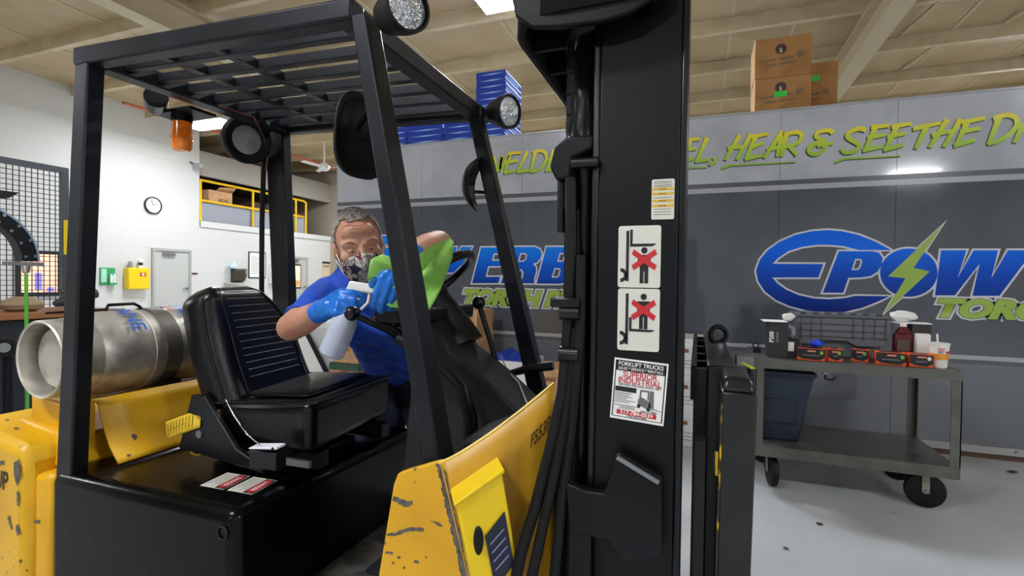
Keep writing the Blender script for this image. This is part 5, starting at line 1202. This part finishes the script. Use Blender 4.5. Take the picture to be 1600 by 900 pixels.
# lettering wraps the cylinder, read from the rear
def wraptext(body, yc, ang0, size, m, nm):
    c = bpy.data.curves.new('lettering', 'FONT'); c.body = body; c.size = size; c.align_x = 'CENTER'; c.align_y = 'CENTER'; c.offset = .0015; c.resolution_u = 3
    ob = bpy.data.objects.new('lettering', c); me = bpy.data.meshes.new_from_object(ob); bpy.data.objects.remove(ob)
    bm = bmesh.new(); bm.from_mesh(me); bmesh.ops.triangulate(bm, faces=bm.faces); bmesh.ops.subdivide_edges(bm, edges=bm.edges, cuts=2); bm.to_mesh(me); bm.free()
    o0 = worldloc(tk)
    for v in me.vertices:
        a = ang0 - v.co.x / tr_; r = tr_ + .0075
        v.co = Vector((tx + r * math.cos(a), yc + v.co.y, tz + r * math.sin(a))) - o0
    return link_mesh(nm, me, m, tk, o0, smooth=0)
BLI = mat('blue tank print', '#2a5fb4', .5)
wraptext('PROPANE', ty0 + .235, R(90), .07, BLI, 'lettering'); wraptext('PROPANE', ty0 + .445, R(82), .07, BLI, 'lettering')
wraptext('FLAMMABLE', ty0 + .405, R(95), .026, REDI, 'lettering')

def sheet(name, label, cat, o, ex, ey, w, h, m, group=None, hole=None):
    o, ex, ey = Vector(o), Vector(ex).normalized(), Vector(ey).normalized(); n = ex.cross(ey)
    t = thing(name, label, cat, o, group)
    fn = lambda a, b: o + ex * (a * w) + ey * (b * h) + n * (.006 * math.sin(3 * a + b))
    MB().grid(fn, 10, 6).build('card', m, t, solid=.0015)
    return t, fn, n
TAGY = mat('yellow card', '#dfb92c', .6, c2='#cfa61e', scale=15)
t, fn, nn = sheet('paper_tag', 'yellow inspection tag tied to the seat bracket', 'tag', (-1.665, 1.16, .795), (.93, .0, .36), (-.18, .1, .95), .165, .058, TAGY)
mm = MB()
for k in range(9):
    a = .08 + .09 * k; mm.tube([fn(a, .15) + Vector((0, -.0025, .001)), fn(a + .01, .85) + Vector((0, -.0025, .001))], .0008, 4)
mm.tube([fn(.1, .45) + Vector((0, -.0025, .001)), fn(.6, .5) + Vector((0, -.0025, .001))], .0008, 4)
mm.build('print_lines', mat('tag print', '#6c5614', .6), t, smooth=0)
MB().torus(fn(.95, .6), (0, -1, .1), .006, .002, 14, 6).build('grommet', BARE, t)
t, fn, nn = sheet('paper_tag', 'crumpled lower yellow tag under the inspection tag', 'tag', (-1.60, 1.19, .748), (.95, -.05, .2), (-.1, .4, .8), .12, .04, TAGY)
MB().tube([fn(.1, -.05), fn(.4, -.25), fn(.8, -.1)], .003, 6).build('fold_edge', TAGY, t)
t = thing('key_tag', 'white key tag on a thin wire below the seat', 'tag', (-1.18, 1.12, .84))
MB().hexa([(-1.235, 1.10, .838), (-1.128, 1.10, .850), (-1.128, 1.135, .852), (-1.235, 1.135, .842)], [(-1.235, 1.10, .842), (-1.128, 1.10, .858), (-1.128, 1.135, .860), (-1.235, 1.135, .846)]).build('card', mat('white key card', '#f2eef4', .4), t, bevel=.002)
MB().tube([(-1.40, 1.16, .955), (-1.33, 1.13, .92), (-1.25, 1.11, .875), (-1.20, 1.11, .852)], .0018, 6).build('wire', CHROME, t)
MB().cyl((-1.14, 1.099, .853), (-1.14, 1.097, .853), .004, 10).build('eyelet', INK, t)
bx('latch_block', BLACKG, fk, -1.232, -1.13, 1.10, 1.14, .786, .838, bevel=.003)

# ------------------------------------------------------------------ the man leaning in from the far side
SKIN = mat('tanned skin', '#c9957a', .5, c2='#bb7f65', scale=9, lo=.4, hi=.7, bump=.05, bscale=120, sss=.08)
SHIRT = mat('royal blue polo cotton', '#1d4fc4', .75, c2='#1a48b6', scale=6, bump=.25, bscale=14)
PANTS = mat('dark navy trousers', '#12162c', .8, bump=.2, bscale=12)
NITR = mat('blue nitrile', '#1273d6', .32, c2='#0f69c8', scale=20, bump=.35, bscale=45)
pers = thing('person', 'person in a blue polo and star mask leaning into the cab wiping', 'person', (-1.33, 2.05, 0))
Hc = Vector((-1.100, 1.428, 1.459))
hf = (Vector((0, 0, 1.35)) - Hc).normalized(); hf = (hf + Vector((0, 0, -.22))).normalized()
hu = (Vector((0, 0, 1)) - hf * hf.z).normalized(); hl = hu.cross(hf)
rr = R(10); hu, hl = hu * math.cos(rr) - hl * math.sin(rr), hl * math.cos(rr) + hu * math.sin(rr)
yw = R(6); hf, hl = hf * math.cos(yw) + hl * math.sin(yw), hl * math.cos(yw) - hf * math.sin(yw)
HM = Matrix((hl, hf, hu)).transposed()
def H(x, y, z): return Hc + HM @ Vector((x, y, z))
N0 = Vector((-1.14, 1.56, 1.335)); shR = Vector((-1.305, 1.545, 1.295)); shL = Vector((-.935, 1.535, 1.305))
elR = Vector((-1.272, 1.300, 1.180)); wrR = Vector((-1.072, 1.228, 1.250)); elL = Vector((-.735, 1.33, 1.452)); wrL = Vector((-.732, 1.145, 1.405))
chest = Vector((-1.15, 1.66, 1.22)); waist = Vector((-1.25, 1.88, 1.06)); hip = Vector((-1.31, 2.03, .95))
kn = [Vector((-1.40, 2.06, .50)), Vector((-1.20, 2.10, .50))]; an = [Vector((-1.42, 2.14, .09)), Vector((-1.18, 2.16, .09))]
sax = Vector((1, 0, .02)).normalized()
def hand(mb, wrist, d, n, s, g, curls, thumb_open=.6, sc=1.0):
    d, n = Vector(d).normalized(), Vector(n); n = (n - d * n.dot(d)).normalized(); s_ = Vector(s); s_ = (s_ - d * s_.dot(d) - n * s_.dot(n)).normalized()
    W0 = Vector(wrist)
    for k, o in enumerate((.030, .010, -.010, -.028)):
        kn_ = W0 + d * (.082 - .004 * abs(k - 1)) * sc + s_ * o * sc
        mb.limb([W0 + s_ * o * .6 * sc, (W0 + kn_) / 2 + s_ * o * .1, kn_], [(.016 + g), (.0155 + g), (.0125 + g)], 12)
        L = ((.040, .025, .020), (.044, .029, .021), (.041, .027, .020), (.032, .021, .018))[k]
        p = kn_; a = 0; pts = [p]; 
        for j, l in enumerate(L):
            a += curls[k][j]; dd = d * math.cos(R(a)) + n * math.sin(R(a)); p = p + dd * l * sc; pts.append(p)
        mb.limb(pts, [.0105 + g, .0098 + g, .0088 + g, .0075 + g], 12)
    t0 = W0 + d * .02 * sc + s_ * .024 * sc
    td = (d * .65 + s_ * thumb_open + n * .45).normalized(); t1 = t0 + td * .042 * sc; td2 = (d * .8 + s_ * .15 + n * .6).normalized(); t2 = t1 + td2 * .03 * sc; t3 = t2 + (td2 + n * .3).normalized() * .022 * sc
    mb.limb([t0, t1, t2, t3], [.016 + g, .0125 + g, .011 + g, .0085 + g], 12)
handR = dict(wrist=wrR + Vector((.012, -.008, .004)), d=(.80, -.30, .22), n=(.25, .85, -.35), s=(-.1, .35, .9), curls=((28, 38, 30), (40, 62, 45), (46, 66, 45), (50, 68, 45)))
handL = dict(wrist=wrL, d=(-.10, -.50, -.86), n=(-.55, .75, -.4), s=(-.9, -.3, .1), curls=((22, 28, 18), (26, 30, 20), (30, 32, 22), (34, 34, 24)))
b = MB()
# head
def he(c, r, rot=None): b.ell(H(*c), r[0], r[1], r[2], 24, 16, HM)
he((0, -.012, .035), (.077, .099, .091)); he((0, .022, -.012), (.066, .070, .075)); he((0, .030, -.062), (.052, .060, .052)); he((0, .058, -.090), (.024, .030, .024))
he((0, .066, .060), (.056, .022, .030))
for s in (-1, 1):
    b.limb([H(s * .016, .083, .026), H(s * .036, .080, .030), H(s * .054, .062, .022)], [.011, .011, .009], 10)
    he((s * .048, .056, -.020), (.022, .022, .020)); he((s * .031, .071, .006), (.016, .014, .012))
    he((s * .078, -.012, -.012), (.010, .020, .032)); he((s * .081, -.020, .006), (.007, .014, .014))
b.limb([H(0, .082, .018), H(0, .100, -.008), H(0, .112, -.026)], [.009, .011, .014], 10)
for s in (-1, 1): he((s * .013, .098, -.030), (.010, .011, .009))
b.limb([H(0, -.02, -.03), H(0, -.045, -.09), (H(0, -.05, -.11) + N0) / 2, N0], [.060, .058, .060, .066], 18)
def torso(mb, g):
    for o in (-.085, 0, .085):
        mb.limb([N0 + sax * o * .9 + Vector((0, .03, -.03)), chest + sax * o * 1.1, waist + sax * o, hip + sax * o * .95], [.075 + g, .108 + g, .100 + g, .108 + g], 18)
    mb.limb([shR, (shR + N0) / 2 + Vector((0, .02, .012)), N0 + Vector((0, .02, .0)), (shL + N0) / 2 + Vector((0, .02, .012)), shL], [.058 + g, .066 + g, .070 + g, .066 + g, .058 + g], 16)
torso(b, 0)
b.limb([shR, shR.lerp(elR, .5), elR], [.056, .052, .046], 16); b.limb([elR, elR.lerp(wrR, .35), wrR], [.047, .047, .031], 16)
b.limb([shL, shL.lerp(elL, .5), elL], [.054, .050, .043], 16); b.limb([elL, elL.lerp(wrL, .35), wrL], [.043, .044, .030], 16)
for i, s in enumerate((-1, 1)):
    h0 = hip + sax * s * .09; b.limb([h0, h0.lerp(kn[i], .5), kn[i], kn[i].lerp(an[i], .35), an[i]], [.092, .080, .058, .055, .040], 16)
    b.limb([an[i] + Vector((0, .02, -.03)), an[i] + Vector((0, -.10, -.055)), an[i] + Vector((0, -.17, -.06))], [.04, .032, .026], 14)
for q in (handR, handL): hand(b, q['wrist'], q['d'], q['n'], q['s'], 0, q['curls'])
me = remesh(b, .0055, 3)
o0 = worldloc(pers)
displace(me, lambda p: 0.0, o0)
body = link_mesh('body', me, SKIN, pers, o0, smooth=180)
# clothing
c = MB(); torso(c, .012)
for (a, e, w, le) in ((shR, elR, .070, .60), (shL, elL, .066, .34)):
    c.limb([a, a.lerp(e, le / 2), a.lerp(e, le)], [w, w - .002, w - .006], 18)
me = remesh(c, .008, 4)
displace(me, lambda p: .006 * math.sin(38 * p.x + 22 * p.z) * math.sin(30 * p.y - 14 * p.z) + .0035 * math.sin(70 * p.z + 31 * p.x), o0)
shirt = link_mesh('polo_shirt', me, SHIRT, pers, o0, smooth=180)
for sgn in (-1, 1):
    pts = [N0 + Vector((sgn * .02, -.075, -.005)), N0 + Vector((sgn * .058, -.05, .022)), N0 + Vector((sgn * .072, .0, .045)), N0 + Vector((sgn * .05, .05, .06)), N0 + Vector((0, .075, .062))]
    MB().tube(pts, [.012, .017, .017, .016, .015], 10).build('collar', mat('navy collar trim', '#182f86', .8), shirt)
for (a, e, w, le) in ((shR, elR, .0665, .60), (shL, elL, .0625, .34)):
    d = (e - a).normalized(); MB().torus(a.lerp(e, le) + d * .055, d, w - .014, .006, 28, 8).build('sleeve_hem', SHIRT, shirt)
c = MB()
c.limb([hip + sax * -.09 + Vector((0, -.03, .05)), hip + sax * .09 + Vector((0, -.03, .05))], [.118, .118], 18)
for i, s in enumerate((-1, 1)):
    h0 = hip + sax * s * .09; c.limb([h0, h0.lerp(kn[i], .5), kn[i], kn[i].lerp(an[i], .5), an[i] + Vector((0, 0, .0))], [.108, .096, .075, .070, .062], 18)
me = remesh(c, .010, 4)
displace(me, lambda p: .004 * math.sin(40 * p.z + 20 * p.x), o0)
link_mesh('trousers', me, PANTS, pers, o0, smooth=180)
for i in (0, 1):
    c = MB(); c.limb([an[i] + Vector((0, .03, -.035)), an[i] + Vector((0, -.09, -.042)), an[i] + Vector((0, -.18, -.052))], [.052, .046, .038], 16)
    for q in range(len(c.v)): c.v[q].z = max(.002, c.v[q].z)
    c.build('shoe', RUBBER, pers, smooth=180)
for q in (handR, handL):
    c = MB(); hand(c, q['wrist'], q['d'], q['n'], q['s'], .0028, q['curls'])
    wv = (wrR - elR).normalized() if q is handR else (wrL - elL).normalized(); w0 = wrR if q is handR else wrL
    c.limb([w0 - wv * .035, w0, Vector(q['wrist']) + Vector(q['d']).normalized() * .03], [.036, .035, .030], 16)
    me = remesh(c, .0042, 2)
    displace(me, lambda p: .0012 * math.sin(160 * p.x + 90 * p.z) * math.sin(120 * p.y), o0)
    gl = link_mesh('glove', me, NITR, pers, o0, smooth=180)
# hair
HAIR = mat('short grey hair', '#a29a8f', .85, c2='#635a50', scale=110, lo=.38, hi=.66, bump=.8, bscale=300)
HAIRS = mat('white temple hair', '#b5aca1', .85, c2='#8d8378', scale=120, lo=.4, hi=.7, bump=.8, bscale=240)
def hair(keep, m, name, th):
    g = MB(); n1, n2 = 72, 44; rnd = random.Random(4)
    P = [[None] * n1 for _ in range(n2 + 1)]
    for i in range(n2 + 1):
        t = math.pi * i / n2 * .72
        for k in range(n1):
            a = 2 * math.pi * k / n1; j = rnd.uniform(-.0022, .0022)
            P[i][k] = (math.sin(t) * math.cos(a), math.sin(t) * math.sin(a), math.cos(t), j)
    def loc(q): return (q[0] * (.077 + th + q[3]), -.012 + q[1] * (.099 + th + q[3]), .035 + q[2] * (.091 + th + q[3]))
    for i in range(n2):
        for k in range(n1):
            q = [P[i][k], P[i][(k + 1) % n1], P[i + 1][(k + 1) % n1], P[i + 1][k]]; c_ = [loc(w) for w in q]; x = sum(w[0] for w in c_) / 4; y = sum(w[1] for w in c_) / 4; z = sum(w[2] for w in c_) / 4
            if keep(x, y, z): g.add([H(*w) for w in c_], [[0, 1, 2, 3]])
    o = g.build(name, m, pers, smooth=0, fix=False)
    bm = bmesh.new(); bm.from_mesh(o.data); bmesh.ops.remove_doubles(bm, verts=bm.verts, dist=.0003); bm.to_mesh(o.data); bm.free()
    md = o.modifiers.new('t', 'SOLIDIFY'); md.thickness = .003; md.offset = 1
    return o
top = lambda x, y, z: (y < .052 and z > .088 + .35 * max(0, y) + 1.6 * max(0, abs(x) - .045)) or (y < .062 and abs(x) < .03 and z > .095)
hair(top, HAIR, 'hair', .0022)
hair(lambda x, y, z: not top(x, y, z) and y < .022 + .25 * (z - .05) and z > -.03 + .6 * max(0, y + .02) and (abs(x) > .045 or y < -.02), HAIRS, 'hair', .0006)
EYEW = mat('eye white', '#cfc6bd', .3); BROW = mat('grey brown brow hair', '#8a6a55', .9)
for s in (-1, 1):
    e = MB().ell(H(s * .031, .0775, .003), .0105, .0080, .0046, 16, 10, HM).build('eye', EYEW, pers)
    MB().ell(H(s * .031 + .002, .0835, .0015), .0050, .0030, .0036, 12, 8, HM).build('iris', mat('dark iris', '#241c18', .2), e)
    MB().tube([H(s * .019, .0845, .0060), H(s * .031, .0880, .0070), H(s * .044, .079, .0045)], [.0022, .0042, .0022], 8).build('eyelid', SKIN, e)
    MB().tube([H(s * .018, .0945, .029), H(s * .034, .0925, .036), H(s * .053, .073, .028)], [.0022, .0028, .0015], 8).build('eyebrow', BROW, pers)
for k, (zz, w) in enumerate(((.062, .040), (.074, .044), (.085, .040))):
    MB().tube([H(w * (q / 4 - 1), .0 + .0895 - .018 * (q / 4 - 1) ** 2 - (zz - .062) * .5 + .0015, zz + .003 * math.sin(q)) for q in range(9)], .0012, 6).build('forehead_crease', mat('crease skin', '#a06a50', .6), pers)
# face mask with stars
MASKM = mat('patterned mask cloth', '#cbc4b9', .8, c2='#7d746a', scale=85, lo=.46, hi=.56, bump=.15, bscale=60)
def maskp(u, v, d=0.0):                             # u -1..1 ear to ear, v 0 top .. 1 bottom
    th = u * 1.28
    zt = -.004 - .034 * min(1, abs(u) * 1.15) ** 1.4; zb = -.118 + .030 * abs(u) ** 1.5
    z = zt + (zb - zt) * v
    bulge = math.exp(-(u / .20) ** 2) * (.030 * math.exp(-((v - .28) / .28) ** 2)) + .010 * math.sin(math.pi * min(1, v * 1.05)) * (1 - abs(u))
    rad = 1 - .10 * v ** 2
    x = (.072 + .004 + d) * math.sin(th) * (1 - .10 * v * v); y = .012 + (.086 * rad + d + bulge) * math.cos(th) - .018 * v ** 3
    return H(x, y, z)
mk = MB().grid(lambda a, q: maskp(a * 2 - 1, q), 48, 24).build('face_mask', MASKM, pers, solid=.002)
STAR = mat('navy star print', '#1b1e34', .8); STAR2 = mat('dark red star print', '#5e2228', .8)
def star(u, v, r, rot, m):
    pts = []
    for k in range(10):
        a = R(rot + 36 * k); q = r if k % 2 == 0 else r * .42; pts.append((u + q * math.cos(a) * .92, v + q * math.sin(a) * 1.15))
    g = MB(); n = 6
    cx_, cy_ = u, v
    for k in range(10):
        p, q = pts[k], pts[(k + 1) % 10]
        for i in range(n):
            a0, a1 = i / n, (i + 1) / n
            f = lambda w, t: maskp(cx_ + (w[0] - cx_) * t, cy_ + (w[1] - cy_) * t, .0016)
            g.add([f(p, a0), f(p, a1), f(q, a1), f(q, a0)], [[0, 1, 2, 3]])
    return g.build('star_print', m, mk, smooth=0)
star(.20, .50, .32, 80, STAR); star(.56, .20, .28, 100, STAR); star(-.34, .44, .34, 65, STAR); star(-.72, .36, .22, 95, STAR2); star(-.42, .95, .24, 95, STAR); star(-.10, .10, .18, 60, STAR2); star(.42, .80, .22, 75, STAR); star(-.78, .62, .18, 90, STAR); star(.85, .62, .16, 85, STAR2)
for s in (-1, 1): MB().tube([maskp(s * .98, .05), H(s * .079, .0, -.012), H(s * .083, -.02, -.002)], .0016, 6).build('ear_loop', PAPER, mk); MB().tube([maskp(s * .98, .9), H(s * .079, -.005, -.05), H(s * .083, -.022, -.035)], .0016, 6).build('ear_loop', PAPER, mk)

# ------------------------------------------------------------------ spray bottle and green cloth
ba = Vector((.078, .033, .203)).normalized(); b0 = Vector((-1.015, 1.190, 1.118))
sb = thing('spray_bottle', 'white translucent spray bottle with a red nozzle in the gloved hand', 'spray bottle', b0)
MB().lathe([(.0, .0), (.032, 0), (.037, .006), (.038, .085), (.036, .11), (.024, .138), (.015, .155), (.014, .172), (0, .172)], b0, ba, 28).build('bottle_body', mat('milky plastic', '#cdd3e4', .35, trans=.25), sb)
MB().lathe([(.0, .166), (.017, .166), (.017, .188), (.012, .192), (0, .192)], b0, ba, 20).build('screw_collar', PAPER, sb)
hd = b0 + ba * .208; xr = Vector((.80, .25, -.12)).normalized()
MB().obox(hd + xr * .012 + Vector((0, 0, .012)), xr, xr.cross(ba), ba, .042, .011, .014).build('trigger_head', PAPER, sb, bevel=.005)
MB().cyl(hd + xr * .054 + Vector((0, 0, .010)), hd + xr * .070 + Vector((0, 0, .007)), .009, 14).build('nozzle', mat('red nozzle plastic', '#d02a22', .35), sb)
MB().tube([hd + xr * .035, hd + xr * .042 - ba * .03, hd + xr * .030 - ba * .055], .005, 8).build('trigger', PAPER, sb)
RAG = mat('lime microfibre cloth', '#9bd365', .9, c2='#90ca5a', scale=30, bump=.25, bscale=70)
ctr = Vector((-.705, 1.128, 1.345))
fwd_r = Vector((-.35, .937, 0)); rgt = Vector((.937, .35, 0))
outl = [(-.118, .000), (-.098, .050), (-.072, .064), (-.04, .052), (-.01, .048), (.025, .068), (.060, .094), (.100, .112), (.112, .100), (.108, .06), (.09, .01), (.062, -.055), (.046, -.088), (.02, -.080), (-.01, -.076), (-.05, -.072), (-.085, -.050), (-.105, -.028)]
def ragp(a, t):
    n = len(outl); q = a * n; i = int(q) % n; f = q - int(q); p = Vector(outl[i]).lerp(Vector(outl[(i + 1) % n]), f) * t
    dep = .016 * math.sin(11 * a * 2 * 3.1416 / 2.2 + 3 * t) * t + .012 * math.sin(40 * p.x + 25 * p.y) - .025 * (1 - t) * 0 + .10 * max(0, p.x - .03) 
    return ctr + rgt * p.x + Vector((0, 0, 1)) * p.y + fwd_r * dep
tag(MB().grid(ragp, 72, 14).build('cleaning_cloth', RAG, None, solid=.004, org=ctr), 'lime green cleaning cloth in the gloved hand at the post', 'cloth')

# ------------------------------------------------------------------ crumbs on the floor
for i, (lb, x, y, r, c) in enumerate((('dark dry leaf on the floor near the trailer sill', 2.15, 4.62, .03, '#4a3a30'), ('dark wood splinter on the floor before the cart', .66, 3.2, .018, '#4c443e'), ('small red crumb on the floor under the cart wheel', 1.10, 3.52, .007, '#c23a34'), ('dark pebble on the floor beside the carriage', .44, 2.84, .014, '#55504a'))):
    crumple('floor_crumb', lb, 'debris', (x, y, .001 + r * .3), (r, r * .5, r * .3), mat('crumb %d' % i, c, .8), 40 + i)
